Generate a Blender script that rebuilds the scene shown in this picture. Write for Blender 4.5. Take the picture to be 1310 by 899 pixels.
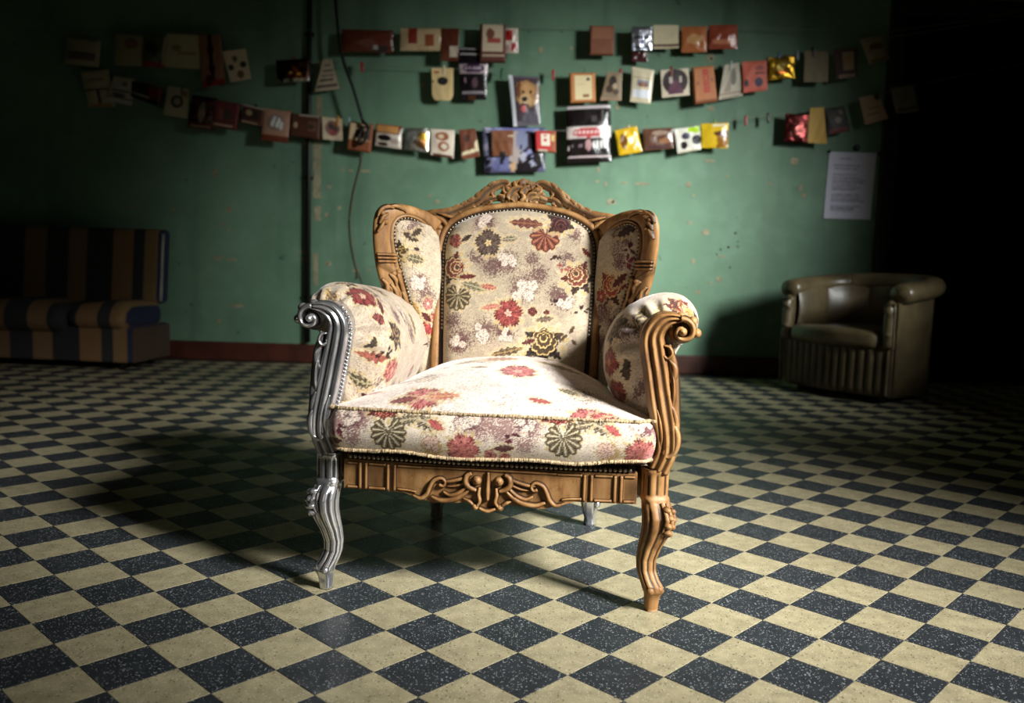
import bpy, math, random
import numpy as np
from mathutils import Matrix, Vector

S = bpy.context.scene
for o in list(bpy.data.objects):
    bpy.data.objects.remove(o)
C = S.collection
rnd = random.Random(7)
npr = np.random.RandomState(11)

# ------------------------------------------------------------------ camera
PITCH, ROLL = 0.1037, 0.0295
cam_d = bpy.data.cameras.new('camera'); cam = bpy.data.objects.new('camera', cam_d); C.objects.link(cam)
cam_d.sensor_width = 36.0; cam_d.lens = 36.0 * 1109.1 / 1310.0
cam_d.shift_y = -2.5 / 1310.0
cam_d.clip_start = 0.05; cam_d.clip_end = 60
fwd = Vector((0, math.cos(PITCH), -math.sin(PITCH))); up0 = Vector((0, math.sin(PITCH), math.cos(PITCH))); rt0 = Vector((1, 0, 0))
rt = rt0 * math.cos(ROLL) + up0 * math.sin(ROLL); up = up0 * math.cos(ROLL) - rt0 * math.sin(ROLL)
m = Matrix((rt, up, -fwd)).transposed().to_4x4(); m.translation = (0, 0, 0.8428)
cam.matrix_world = m
cam_d.dof.use_dof = True; cam_d.dof.focus_distance = 2.2; cam_d.dof.aperture_fstop = 2.6
S.camera = cam

# ------------------------------------------------------------------ world, lights, exposure
w = bpy.data.worlds.new('world'); S.world = w; w.use_nodes = True
w.node_tree.nodes['Background'].inputs[0].default_value = (0.55, 0.7, 1.0, 1)
w.node_tree.nodes['Background'].inputs[1].default_value = 0.01

def area(name, loc, target, sx, sy, power, col, spread):
    d = bpy.data.lights.new(name, 'AREA'); d.shape = 'RECTANGLE'; d.size = sx; d.size_y = sy
    d.energy = power; d.color = col; d.spread = math.radians(spread)
    o = bpy.data.objects.new(name, d); C.objects.link(o); o.location = loc
    o.rotation_euler = (Vector(target) - Vector(loc)).to_track_quat('-Z', 'Y').to_euler()
    return o
area('daylight_near_window', (3.35, -0.35, 3.1), (0.44, 2.40, 0.42), 1.0, 1.2, 38, (1.0, 0.975, 0.945), 34)
area('daylight_far_window', (4.4, 1.9, 2.6), (0.42, 6.6, 0.92), 0.9, 1.2, 36, (0.95, 1.0, 0.97), 33)
area('warm_fill', (-1.6, -2.2, 1.9), (0.0, 3.0, 0.6), 1.2, 1.6, 1.8, (1.0, 0.86, 0.70), 80)  # added warm fill lamp for the left floor; no doorway stands there

vs = S.view_settings
vs.view_transform = 'Standard'; vs.look = 'None'; vs.gamma = 1.0; vs.use_curve_mapping = False
vs.exposure = 0.0
S.display_settings.display_device = 'sRGB'

# ------------------------------------------------------------------ helpers
def lin(c):
    c = np.asarray(c, float)
    if c.max() > 1.001: c = c / 255.0
    return np.where(c <= .04045, c / 12.92, ((c + .055) / 1.055) ** 2.4)
def lin4(r, g, b):
    a = lin((r, g, b)) if max(r, g, b) > 1 else lin((r / 1., g / 1., b / 1.))
    return (float(a[0]), float(a[1]), float(a[2]), 1.0)

class MB:
    """collects pieces of ONE mesh"""
    def __init__(s): s.v = []; s.f = []; s.c = []; s.n = 0
    def add(s, V, F, col=(0, 0, 0)):
        V = np.asarray(V, float).reshape(-1, 3); k = len(V)
        col = np.asarray(col, float)
        if col.ndim == 1: col = np.tile(col, (k, 1))
        s.v.append(V); s.c.append(col); n = s.n
        s.f.extend([tuple(i + n for i in f) for f in F]); s.n += k
        return s
    def grid(s, P, col=(0, 0, 0), cu=False, cv=False, flip=False):
        P = np.asarray(P, float); nv, nu = P.shape[:2]; F = []
        for j in range(nv - (0 if cv else 1)):
            for i in range(nu - (0 if cu else 1)):
                a, b = j * nu + i, j * nu + (i + 1) % nu
                c, d = ((j + 1) % nv) * nu + (i + 1) % nu, ((j + 1) % nv) * nu + i
                F.append((a, d, c, b) if flip else (a, b, c, d))
        col = np.asarray(col, float)
        if col.ndim == 3: col = col.reshape(-1, 3)
        return s.add(P.reshape(-1, 3), F, col)
    def box(s, lo, hi, col=(0, 0, 0), bev=0.0):
        lo = np.array(lo, float); hi = np.array(hi, float); b = min(bev, .49 * min(hi - lo))
        if b <= 0:
            V = [(x, y, z) for z in (lo[2], hi[2]) for y in (lo[1], hi[1]) for x in (lo[0], hi[0])]
            return s.add(V, [(0, 2, 3, 1), (4, 5, 7, 6), (0, 1, 5, 4), (2, 6, 7, 3), (0, 4, 6, 2), (1, 3, 7, 5)], col)
        # rounded box : stacked inset rings
        rings = []
        for z, q in ((lo[2], b), (lo[2] + .3 * b, .3 * b), (lo[2] + b, 0), (hi[2] - b, 0), (hi[2] - .3 * b, .3 * b), (hi[2], b)):
            r = []
            for cx, cy, a0 in ((hi[0] - b, hi[1] - b, 0), (lo[0] + b, hi[1] - b, 90), (lo[0] + b, lo[1] + b, 180), (hi[0] - b, lo[1] + b, 270)):
                for a in (0, 45, 90):
                    t = math.radians(a0 + a); rr = b - q
                    r.append((cx + rr * math.cos(t), cy + rr * math.sin(t), z))
            rings.append(r)
        P = np.array(rings); s.grid(P, col, cu=True)
        n = s.n - P.shape[0] * 12
        s.f.append(tuple(range(n + 11, n - 1, -1))); s.f.append(tuple(range(s.n - 12, s.n)))
        return s
    def ball(s, c, r, col=(0, 0, 0), nu=10, nv=7, rot=None):
        r = np.array([r] * 3 if np.isscalar(r) else r, float)
        t = np.linspace(0, math.pi, nv)[:, None]; p = np.linspace(0, 2 * math.pi, nu, endpoint=False)[None]
        P = np.stack([np.sin(t) * np.cos(p), np.sin(t) * np.sin(p), -np.cos(t) * np.ones_like(p)], -1) * r
        if rot is not None: P = P @ np.array(rot).T
        return s.grid(P + np.array(c), col, cu=True)
    def tube(s, pts, rad, n=8, col=(0, 0, 0), cap=True, up=(0, 0, 1), prof=None, scale2=None):
        """round (or profiled) sweep along 3D points"""
        pts = np.asarray(pts, float); k = len(pts); rad = np.broadcast_to(np.asarray(rad, float), (k,))
        T = np.gradient(pts, axis=0); T /= np.linalg.norm(T, axis=1)[:, None] + 1e-12
        U = np.array(up, float); N = []
        for t in T:
            q = U - t * (U @ t)
            if np.linalg.norm(q) < .05:
                q = np.array([1., 0, 0]) - t * t[0]
                if np.linalg.norm(q) < .05: q = np.array([0, 1., 0]) - t * t[1]
            q /= np.linalg.norm(q); N.append(q)
        N = np.array(N); B = np.cross(T, N)
        a = np.linspace(0, 2 * math.pi, n, endpoint=False)
        pr = np.ones(n) if prof is None else prof(a)
        s2 = 1.0 if scale2 is None else scale2
        P = pts[:, None] + (B[:, None] * (np.cos(a) * pr)[None, :, None] + N[:, None] * (np.sin(a) * pr * s2)[None, :, None]) * rad[:, None, None]
        c = col(a, k) if callable(col) else np.asarray(col, float)
        s.grid(P, c, cu=True)
        if cap:
            b = s.n - k * n
            s.f.append(tuple(range(b + n - 1, b - 1, -1))); s.f.append(tuple(range(s.n - n, s.n)))
        return s
    def build(s, name, mat, parent=None, smooth=True, loc=None, mods=()):
        me = bpy.data.meshes.new(name)
        V = np.concatenate(s.v); me.from_pydata(V.tolist(), [], s.f); me.update()
        at = me.color_attributes.new('Col', 'FLOAT_COLOR', 'POINT')
        col = np.concatenate(s.c); col = np.concatenate([col, np.ones((len(col), 1))], 1)
        at.data.foreach_set('color', col.astype(np.float32).ravel())
        if smooth: me.polygons.foreach_set('use_smooth', [True] * len(me.polygons))
        if mat: me.materials.append(mat)
        o = bpy.data.objects.new(name, me); C.objects.link(o)
        if parent: o.parent = parent
        if loc is not None: o.location = loc
        if smooth == 'auto':
            try:
                me.set_sharp_from_angle(angle=math.radians(40))
            except Exception: pass
        return o

def spl(pts, n):
    """Catmull-Rom through points, n samples"""
    P = np.asarray(pts, float); k = len(P)
    Q = np.concatenate([[2 * P[0] - P[1]], P, [2 * P[-1] - P[-2]]])
    L = np.concatenate([[0], np.cumsum(np.linalg.norm(np.diff(P[:, :min(3, P.shape[1])], axis=0), axis=1))])
    out = []
    for s_ in np.linspace(0, L[-1], n):
        i = min(k - 2, int(np.searchsorted(L, s_, 'right') - 1)); t = (s_ - L[i]) / (L[i + 1] - L[i] + 1e-12)
        a, b, c, d = Q[i], Q[i + 1], Q[i + 2], Q[i + 3]
        out.append(.5 * (2 * b + (c - a) * t + (2 * a - 5 * b + 4 * c - d) * t * t + (3 * b - a - 3 * c + d) * t ** 3))
    return np.array(out)
def splc(pts, n):
    P = np.asarray(pts, float); P = np.concatenate([P[-2:], P, P[:3]])
    k = len(P); r = spl(P, n * 6)
    # cut one period by arc fraction
    L = np.concatenate([[0], np.cumsum(np.linalg.norm(np.diff(P, axis=0), axis=1))]); T = np.linspace(0, L[-1], n * 6)
    t = np.linspace(L[2], L[k - 3], n, endpoint=False)
    return np.stack([np.interp(t, T, r[:, i]) for i in range(P.shape[1])], 1)

def thing(name, label, cat, loc=(0, 0, 0), rz=0, group=None):
    o = bpy.data.objects.new(name, None); C.objects.link(o); o.location = loc; o.rotation_euler = (0, 0, rz)
    o.empty_display_size = .1
    return tag(o, label, cat, group)
def tag(o, label=None, cat=None, group=None, kind=None):
    for k, v in (('label', label), ('category', cat), ('group', group), ('kind', kind)):
        if v: o[k] = v
    return o

# ------------------------------------------------------------------ materials
def mat(name, build):
    m_ = bpy.data.materials.new(name); m_.use_nodes = True
    nt = m_.node_tree; b = nt.nodes['Principled BSDF']
    build(nt, b); return m_
def nd(nt, t, **k):
    n = nt.nodes.new(t)
    for a, v in k.items():
        if a.startswith('i_'):
            n.inputs[int(a[2:]) if a[2:].isdigit() else a[2:].replace('_', ' ')].default_value = v
        else: setattr(n, a, v)
    return n
def mixc(nt, fac, a, b, mode='MIX'):
    n = nt.nodes.new('ShaderNodeMix'); n.data_type = 'RGBA'; n.blend_type = mode
    for sock, v in ((n.inputs[0], fac), (n.inputs[6], a), (n.inputs[7], b)):
        if hasattr(v, 'is_linked'): nt.links.new(v, sock)
        else: sock.default_value = v
    return n.outputs[2]
def ramp(nt, src, stops):
    r = nt.nodes.new('ShaderNodeValToRGB'); nt.links.new(src, r.inputs[0])
    e = r.color_ramp.elements
    while len(e) < len(stops): e.new(.5)
    for i, (p, c) in enumerate(stops): e[i].position = p; e[i].color = c if not np.isscalar(c) else (c, c, c, 1)
    return r.outputs[0]
def noise(nt, scale, detail=4, vec=None, rough=.55):
    n = nd(nt, 'ShaderNodeTexNoise'); n.inputs['Scale'].default_value = scale; n.inputs['Detail'].default_value = detail; n.inputs['Roughness'].default_value = rough
    if vec is not None: nt.links.new(vec, n.inputs['Vector'])
    return n.outputs['Fac']
def pos(nt): return nd(nt, 'ShaderNodeNewGeometry').outputs['Position']
def objc(nt): return nd(nt, 'ShaderNodeTexCoord').outputs['Object']
def stretch(nt, vec, sx, sy, sz):
    n = nd(nt, 'ShaderNodeMapping'); n.inputs['Scale'].default_value = (sx, sy, sz); nt.links.new(vec, n.inputs['Vector']); return n.outputs[0]
def attr(nt):
    n = nd(nt, 'ShaderNodeVertexColor'); n.layer_name = 'Col'; return n.outputs['Color']
def bump(nt, b, h, strength=.3, dist=.002):
    n = nd(nt, 'ShaderNodeBump'); n.inputs['Strength'].default_value = strength; n.inputs['Distance'].default_value = dist
    nt.links.new(h, n.inputs['Height']); nt.links.new(n.outputs[0], b.inputs['Normal'])
def setb(b, **k):
    for a, v in k.items(): b.inputs[a.replace('_', ' ')].default_value = v

def M_wood(nt, b):
    p = objc(nt); sep = nd(nt, 'ShaderNodeSeparateColor'); nt.links.new(attr(nt), sep.inputs[0])
    g = noise(nt, 30, 6, stretch(nt, p, 1, 1, .25)); l = noise(nt, 7, 3, p)
    c = ramp(nt, g, [(.30, lin4(100, 68, 38)), (.48, lin4(158, 116, 68)), (.72, lin4(190, 150, 98))])
    c = mixc(nt, ramp(nt, l, [(.35, .0), (.7, .55)]), c, lin4(112, 76, 44))
    c = mixc(nt, ramp(nt, noise(nt, 60, 5, p, .7), [(.56, .0), (.72, .6)]), c, lin4(72, 42, 22))
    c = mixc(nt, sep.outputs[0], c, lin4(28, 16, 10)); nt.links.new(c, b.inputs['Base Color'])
    setb(b, Roughness=.5, Specular_IOR_Level=.35); bump(nt, b, noise(nt, 180, 3, p), .15, .001)
def M_silver(nt, b):
    p = objc(nt); sep = nd(nt, 'ShaderNodeSeparateColor'); nt.links.new(attr(nt), sep.inputs[0])
    c = ramp(nt, noise(nt, 14, 5, p), [(.35, lin4(196, 198, 202)), (.65, lin4(232, 233, 235))])
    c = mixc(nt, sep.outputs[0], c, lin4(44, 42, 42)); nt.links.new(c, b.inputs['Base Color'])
    setb(b, Metallic=.86, Roughness=.25); bump(nt, b, noise(nt, 60, 4, p), .22, .002)
def M_fabric(nt, b):
    p = objc(nt); a = attr(nt)
    c = mixc(nt, ramp(nt, noise(nt, 420, 2, p), [(.35, .0), (.75, .32)]), a, lin4(140, 112, 84), 'MULTIPLY')
    nt.links.new(c, b.inputs['Base Color']); setb(b, Roughness=.85, Sheen_Weight=.35, Sheen_Roughness=.4, Specular_IOR_Level=.2)
    bump(nt, b, noise(nt, 520, 2, p), .45, .0015)
def M_print(rough, metal=0.0, crinkle=0.0):
    def f(nt, b):
        a = attr(nt); nt.links.new(a, b.inputs['Base Color']); setb(b, Roughness=rough, Metallic=metal)
        if crinkle: bump(nt, b, noise(nt, 28, 4, objc(nt)), crinkle, .01)
    return f
def M_plain(col, rough=.5, metal=0.0, var=.25, scale=12, bmp=0.0, **kw):
    def f(nt, b):
        p = objc(nt); base = lin4(*col); dk = tuple(v * (1 - var) for v in base[:3]) + (1,); lt = tuple(min(1, v * (1 + var)) for v in base[:3]) + (1,)
        nt.links.new(ramp(nt, noise(nt, scale, 5, p), [(.3, dk), (.7, lt)]), b.inputs['Base Color']); setb(b, Roughness=rough, Metallic=metal, **kw)
        if bmp: bump(nt, b, noise(nt, scale * 8, 4, p), bmp, .003)
    return f
def M_tile(base, flecks, dens):
    def f(nt, b):
        p = pos(nt)
        n1 = noise(nt, 1.3, 4, p); n2 = noise(nt, 26, 3, p)
        bd = lin4(*base)
        c = ramp(nt, n2, [(.3, tuple(v * .8 for v in bd[:3]) + (1,)), (.7, tuple(v * 1.15 for v in bd[:3]) + (1,))])
        for sc, thr, fc in flecks:
            v = nd(nt, 'ShaderNodeTexVoronoi'); v.inputs['Scale'].default_value = sc; nt.links.new(p, v.inputs['Vector'])
            s1 = nd(nt, 'ShaderNodeSeparateColor'); nt.links.new(v.outputs['Color'], s1.inputs[0])
            k = nd(nt, 'ShaderNodeMath', operation='LESS_THAN'); nt.links.new(v.outputs['Distance'], k.inputs[0]); k.inputs[1].default_value = thr
            k2 = nd(nt, 'ShaderNodeMath', operation='LESS_THAN'); nt.links.new(s1.outputs[0], k2.inputs[0]); k2.inputs[1].default_value = dens
            k3 = nd(nt, 'ShaderNodeMath', operation='MULTIPLY'); nt.links.new(k.outputs[0], k3.inputs[0]); nt.links.new(k2.outputs[0], k3.inputs[1])
            c = mixc(nt, k3.outputs[0], c, lin4(*fc))
        c = mixc(nt, ramp(nt, n1, [(.4, 0.), (.75, .35)]), c, lin4(150, 138, 112), 'MULTIPLY')
        nt.links.new(c, b.inputs['Base Color'])
        nt.links.new(ramp(nt, noise(nt, 9, 4, p), [(.3, .34), (.7, .52)]), b.inputs['Roughness']); setb(b, Specular_IOR_Level=.35)
        bump(nt, b, noise(nt, 40, 3, p), .12, .001)
    return f
def M_wall(nt, b):
    p = pos(nt)
    n1 = noise(nt, .8, 5, p); n2 = noise(nt, 5, 6, p, .65); n3 = noise(nt, 3.0, 5, stretch(nt, p, 1, 1, .12)); n4 = noise(nt, 16, 6, p, .7)
    c = ramp(nt, n1, [(.3, lin4(88, 116, 94)), (.7, lin4(110, 142, 116))])
    c = mixc(nt, ramp(nt, n2, [(.45, 0.), (.8, .5)]), c, lin4(124, 156, 132))
    c = mixc(nt, ramp(nt, n3, [(.52, 0.), (.75, .65)]), c, lin4(58, 84, 70))
    c = mixc(nt, ramp(nt, n4, [(.72, 0.), (.76, .6)]), c, lin4(140, 136, 108))
    c = mixc(nt, ramp(nt, noise(nt, 11, 4, p), [(.70, 0.), (.74, .7)]), c, lin4(60, 72, 58))
    nt.links.new(c, b.inputs['Base Color']); setb(b, Roughness=.62, Specular_IOR_Level=.3); bump(nt, b, n2, .25, .004)
def M_leather(nt, b):
    p = objc(nt)
    c = ramp(nt, noise(nt, 6, 5, p), [(.3, lin4(62, 53, 37)), (.7, lin4(92, 79, 55))]); nt.links.new(c, b.inputs['Base Color'])
    setb(b, Roughness=.36, Specular_IOR_Level=.5); bump(nt, b, noise(nt, 55, 5, p), .3, .004)

wood = mat('carved_wood', M_wood); silver = mat('silver_paint', M_silver); fabric = mat('floral_tapestry', M_fabric)
leather = mat('olive_leather', M_leather); green_wall = mat('green_plaster', M_wall)
plaster = mat('bare_plaster', M_plain((138, 132, 106), .85, var=.3, scale=18, bmp=.3))
red_paint = mat('red_brown_paint', M_plain((70, 33, 23), .45, var=.35, scale=8, bmp=.2))
dark_wood = mat('dark_door_paint', M_plain((30, 17, 14), .6, var=.3, scale=6))
ceil_m = mat('ceiling_plaster', M_plain((120, 120, 108), .9, var=.1))
black_m = mat('black_rubber', M_plain((16, 15, 14), .45, var=.2))
grout_m = mat('cement_bed', M_plain((66, 60, 48), .9, var=.2))
cream_tile = mat('cream_terrazzo', M_tile((172, 164, 132), [(110, .24, (96, 90, 70)), (190, .27, (214, 208, 184)), (260, .25, (116, 106, 82))], .36))
dark_tile = mat('slate_terrazzo', M_tile((50, 55, 60), [(105, .25, (136, 144, 150)), (200, .28, (22, 26, 32)), (230, .26, (176, 178, 174))], .38))
brass = mat('antique_brass_nail', M_plain((150, 138, 120), .3, .9, var=.2, scale=40))
gimp_m = mat('dark_gimp', M_plain((34, 24, 18), .9, var=.3, scale=60))
braid_m = mat('beige_braid', M_plain((186, 164, 128), .95, var=.5, scale=160, bmp=.6))
paper_print = mat('printed_card', M_print(.6)); glossy_print = mat('printed_foil', M_print(.22, .0, .45)); foil_print = mat('metal_foil', M_print(.2, .9, .8))
sofa_m = mat('striped_upholstery', M_print(.9)); page_m = mat('white_page', M_print(.8))
cord_m = mat('nylon_cord', M_plain((120, 124, 108), .7, var=.1)); wire_m = mat('brown_wire', M_plain((96, 70, 36), .6, var=.2))

# ------------------------------------------------------------------ setting
WY = 6.68; XL, XR, YF, ZC = -4.45, 5.2, -3.4, 3.7
DX0, DX1, DZ = 2.84, 3.95, 2.75            # dark doorway in the back wall
def struct(name, mb, m_, smooth=False, parent=None):
    return tag(mb.build(name, m_, parent, smooth), kind='structure') if parent is None else mb.build(name, m_, parent, smooth)
wall = struct('wall_back', MB().box((XL - .2, WY, 0), (DX0, WY + .2, ZC)).box((DX1, WY, 0), (XR + .2, WY + .2, ZC)).box((DX0, WY, DZ), (DX1, WY + .2, ZC)), green_wall)
struct('wall_left', MB().box((XL - .2, YF, 0), (XL, WY, ZC)), green_wall)
struct('wall_right', MB().box((XR, YF, 0), (XR + .2, WY, .9)).box((XR, YF, 3.0), (XR + .2, WY, ZC)).box((XR, YF, .9), (XR + .2, -1.6, 3.0))
       .box((XR, -.2, .9), (XR + .2, 1.4, 3.0)).box((XR, 2.8, .9), (XR + .2, WY, 3.0)), green_wall)
struct('wall_front', MB().box((XL - .2, YF - .2, 0), (XR + .2, YF, ZC)), green_wall)
struct('ceiling', MB().box((XL - .2, YF - .2, ZC), (XR + .2, WY + .2, ZC + .15)), ceil_m)
for i, (y0, y1) in enumerate(((-1.6, -.2), (1.4, 2.8))):
    wf = struct('window_%d' % (i + 1), MB().box((XR + .03, y0, .9), (XR + .12, y0 + .06, 3)).box((XR + .03, y1 - .06, .9), (XR + .12, y1, 3)).box((XR + .03, y0 + .06, .9), (XR + .12, y1 - .06, .97)).box((XR + .03, y0 + .06, 2.93), (XR + .12, y1 - .06, 3)), dark_wood)
struct('baseboard_back', MB().box((XL, WY - .022, 0), (DX0 - .1, WY, .144), bev=.008), red_paint)
struct('baseboard_left', MB().box((XL, YF, 0), (XL + .022, WY - .03, .144), bev=.008), red_paint)
# dark doorway: frame and the half-open dark leaf standing in it, unlit passage behind
struct('door_1', MB().box((DX0 - .10, WY - .035, 0), (DX0 + .02, WY + .2, DZ + .1), bev=.008).box((DX1 - .02, WY - .035, 0), (DX1 + .10, WY + .2, DZ + .1), bev=.008)
       .box((DX0 + .02, WY - .035, DZ - .02), (DX1 - .02, WY + .2, DZ + .1), bev=.008), dark_wood)
struct('trim_1', MB().box((DX0 - .3, WY + .2, -.02), (DX0 - .2, WY + 2.4, DZ + .2)).box((DX1 + .2, WY + .2, -.02), (DX1 + .3, WY + 2.4, DZ + .2))
       .box((DX0 - .2, WY + 2.3, -.02), (DX1 + .2, WY + 2.4, DZ + .2)).box((DX0 - .2, WY + .2, DZ + .1), (DX1 + .2, WY + 2.3, DZ + .2)).box((DX0 - .2, WY + .2, -.1), (DX1 + .2, WY + 2.3, -.01)), black_m)
# plaster chips where the green paint has come off
def chip(x, z, w_, h_, seed=0, n=14, m_=None):
    r = random.Random(seed); th = [2 * math.pi * i / n for i in range(n)]
    R = [.75 + .3 * r.random() for _ in th]
    top = [(x + w_ / 2 * q * math.cos(t), WY - .0025, z + h_ / 2 * q * math.sin(t)) for t, q in zip(th, R)]
    bot = [(a, WY + .001, c) for a, _, c in top]
    mb = MB().add(top + bot, [tuple(range(n - 1, -1, -1)) if False else tuple(range(n))] + [(i, i + n, (i + 1) % n + n, (i + 1) % n) for i in range(n)])
    mb.build('plaster_patch', m_ or plaster, wall, False)
def strip(x, z0, z1, w_, seed):
    r = random.Random(seed); n = 22; zs = np.linspace(z0, z1, n)
    l = [(x - w_ * (.35 + .25 * r.random()), WY - .0025, z) for z in zs]; q = [(x + w_ * (.35 + .25 * r.random()), WY - .0025, z) for z in zs]
    bl = [(a, WY + .001, c) for a, _, c in l]; bq = [(a, WY + .001, c) for a, _, c in q]
    F = []
    for i in range(n - 1):
        F += [(i, n + i, n + i + 1, i + 1), (i, i + 1, 2 * n + i + 1, 2 * n + i), (n + i, 3 * n + i, 3 * n + i + 1, n + i + 1)]
    MB().add(l + q + bl + bq, F).build('plaster_patch', plaster, wall, False)
strip(-1.517, 1.26, 1.71, .062, 1); strip(-1.515, 1.09, 1.20, .05, 2); strip(-1.525, .60, .85, .035, 3); strip(-1.505, 1.82, 2.02, .05, 4); strip(-1.50, 2.12, 2.26, .05, 5)
CHIPS = [
    (-2.294, 1.423, 0.048, 0.072),
    (-2.157, 1.479, 0.048, 0.018),
    (-2.189, 1.156, 0.054, 0.054),
    (-2.225, 1.042, 0.042, 0.036),
    (-2.195, 0.996, 0.036, 0.024),
    (-2.274, 0.786, 0.084, 0.048),
    (-2.166, 0.777, 0.096, 0.024),
    (-2.131, 0.424, 0.108, 0.030),
    (-2.271, 0.305, 0.042, 0.048),
    (-1.621, 0.852, 0.084, 0.024),
    (-1.620, 0.793, 0.048, 0.036),
    (-1.358, 1.637, 0.042, 0.036),
    (-1.261, 1.476, 0.048, 0.024),
    (-1.327, 1.480, 0.030, 0.024),
    (-1.149, 1.474, 0.084, 0.024),
    (-1.427, 1.349, 0.036, 0.030),
    (-1.348, 1.192, 0.036, 0.030),
    (-1.443, 1.136, 0.042, 0.036),
    (-1.428, 0.769, 0.048, 0.042),
    (-1.218, 0.721, 0.060, 0.024),
    (-1.116, 0.730, 0.036, 0.024),
    (-0.728, 2.128, 0.042, 0.042),
    (0.150, 2.403, 0.048, 0.048),
    (0.378, 2.421, 0.030, 0.030),
    (0.740, 2.009, 0.048, 0.048),
    (0.722, 1.300, 0.090, 0.054),
    (0.675, 1.433, 0.024, 0.036),
    (0.811, 1.443, 0.072, 0.018),
    (0.954, 1.441, 0.132, 0.024),
    (1.304, 1.445, 0.048, 0.048),
    (1.324, 1.158, 0.048, 0.024),
    (1.453, 1.091, 0.066, 0.048),
    (1.454, 1.625, 0.096, 0.024),
    (1.343, 1.365, 0.024, 0.024),
    (1.582, 0.911, 0.060, 0.018),
    (1.369, 0.869, 0.036, 0.042),
    (1.503, 0.705, 0.036, 0.018),
    (1.573, 0.737, 0.048, 0.048),
    (1.417, 0.637, 0.054, 0.030),
    (2.093, 1.643, 0.072, 0.060),
    (2.153, 1.447, 0.030, 0.060),
    (2.180, 1.389, 0.042, 0.036),
    (1.920, 1.469, 0.024, 0.030),
    (1.591, 1.518, 0.024, 0.024),
    (1.420, 2.383, 0.066, 0.072),
    (1.446, 2.012, 0.054, 0.042),
    (2.164, 0.701, 0.048, 0.024),
    (2.076, 0.373, 0.030, 0.024),
    (-1.483, 1.720, 0.060, 0.030),
    (-1.601, 1.664, 0.054, 0.048),
    (-0.428, 1.605, 0.030, 0.042),
    (-0.350, 1.596, 0.036, 0.018),
    (-0.382, 2.388, 0.030, 0.030),
    (0.611, 1.536, 0.030, 0.048),
    (0.609, 1.449, 0.036, 0.018),
    (-0.598, 1.261, 0.048, 0.036),
    (-0.659, 1.306, 0.030, 0.024),
    (1.607, 0.238, 0.060, 0.024),
    (2.768, 1.628, 0.036, 0.036),
    (2.826, 1.496, 0.048, 0.060),
    (-2.612, 1.143, 0.048, 0.030),
    (-2.922, 1.152, 0.048, 0.030),
]
for i, (x, z, a, b_) in enumerate(CHIPS): chip(x, z, a, b_, i + 20)
hole_m = mat('drill_hole', M_plain((14, 12, 10), .9))
for i, (x, z, a) in enumerate([(1.573, 0.964, 0.018), (1.632, 0.983, 0.020), (1.680, 1.092, 0.018), (1.701, 1.027, 0.013), (1.545, 0.927, 0.013), (1.652, 0.829, 0.015), (-1.431, 1.131, 0.015), (-1.428, 0.769, 0.015), (0.734, 1.300, 0.024), (1.426, 2.378, 0.024),
]): chip(x, z, a, a, 90 + i, 8, hole_m)

# floor: cement bed with laid terrazzo tiles; the nearest ones single, the far field joined
floor = struct('floor', MB().box((XL - .2, YF - .2, -.12), (XR + .2, WY + .2, -.004)), grout_m)
TS, TYAW, TX, TY = .14, -.76166, .027174, 1.992381
cy_, sy_ = math.cos(TYAW), math.sin(TYAW)
def t2w(i, j): return (cy_ * i - sy_ * j) * TS + TX, (sy_ * i + cy_ * j) * TS + TY
def tile_mesh():
    h = TS / 2 - .0005; q = h - .0006
    V = [(-h, -h, -.0135), (h, -h, -.0135), (h, h, -.0135), (-h, h, -.0135), (-h, -h, -.0006), (h, -h, -.0006), (h, h, -.0006), (-h, h, -.0006), (-q, -q, 0), (q, -q, 0), (q, q, 0), (-q, q, 0)]
    F = [(8, 9, 10, 11)]
    for b_ in (0, 4):
        F += [(b_ + i, b_ + (i + 1) % 4, b_ + 4 + (i + 1) % 4, b_ + 4 + i) for i in range(4)]
    return V, F
TV, TF = tile_mesh(); TV = np.array(TV)
tm = []
for nm, m_ in (('cream_tile', cream_tile), ('dark_tile', dark_tile)):
    me = bpy.data.meshes.new(nm); me.from_pydata(TV.tolist(), [], TF); me.materials.append(m_); tm.append(me)
cells = []
for i in range(-75, 76):
    for j in range(-75, 76):
        x, y = t2w(i + .5, j + .5)
        if not (XL + .1 < x < XR - .1 and 1.0 < y < WY - .12): continue
        d = Vector((x, y, -.8428)); dep = d.dot(fwd)
        u_, v_ = d.dot(rt) / dep * 1109, d.dot(up) / dep * 1109
        vis = abs(u_) < 668 and abs(v_) < 462
        cells.append((d.length if vis else 100 + d.length, i, j, x, y))
cells.sort()
far = {0: MB(), 1: MB()}
rot = np.array([[cy_, -sy_, 0], [sy_, cy_, 0], [0, 0, 1]])
for k, (d, i, j, x, y) in enumerate(cells):
    dark = (i + j) % 2 != 0
    tilt = rnd.uniform(-.0003, .0003)
    if k < 300 and d < 90:
        o = bpy.data.objects.new('tile', tm[int(dark)]); C.objects.link(o); o.parent = floor
        o.location = (x, y, tilt - .0006); o.rotation_euler = (0, 0, TYAW + rnd.uniform(-.003, .003))
    else:
        far[int(dark)].add(TV @ rot.T + np.array([x, y, tilt - .0006]), TF)
# one joined field with both colours
ff = MB(); nf0 = None
for dk in (0, 1):
    V = np.concatenate(far[dk].v); ff.add(V, far[dk].f)
    if dk == 0: nf0 = len(far[0].f)
fo = ff.build('tile_field', cream_tile, floor, False); fo.data.materials.append(dark_tile)
mi = np.zeros(len(fo.data.polygons), np.int32); mi[nf0:] = 1; fo.data.polygons.foreach_set('material_index', mi)
fo['kind'] = 'stuff'

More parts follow.
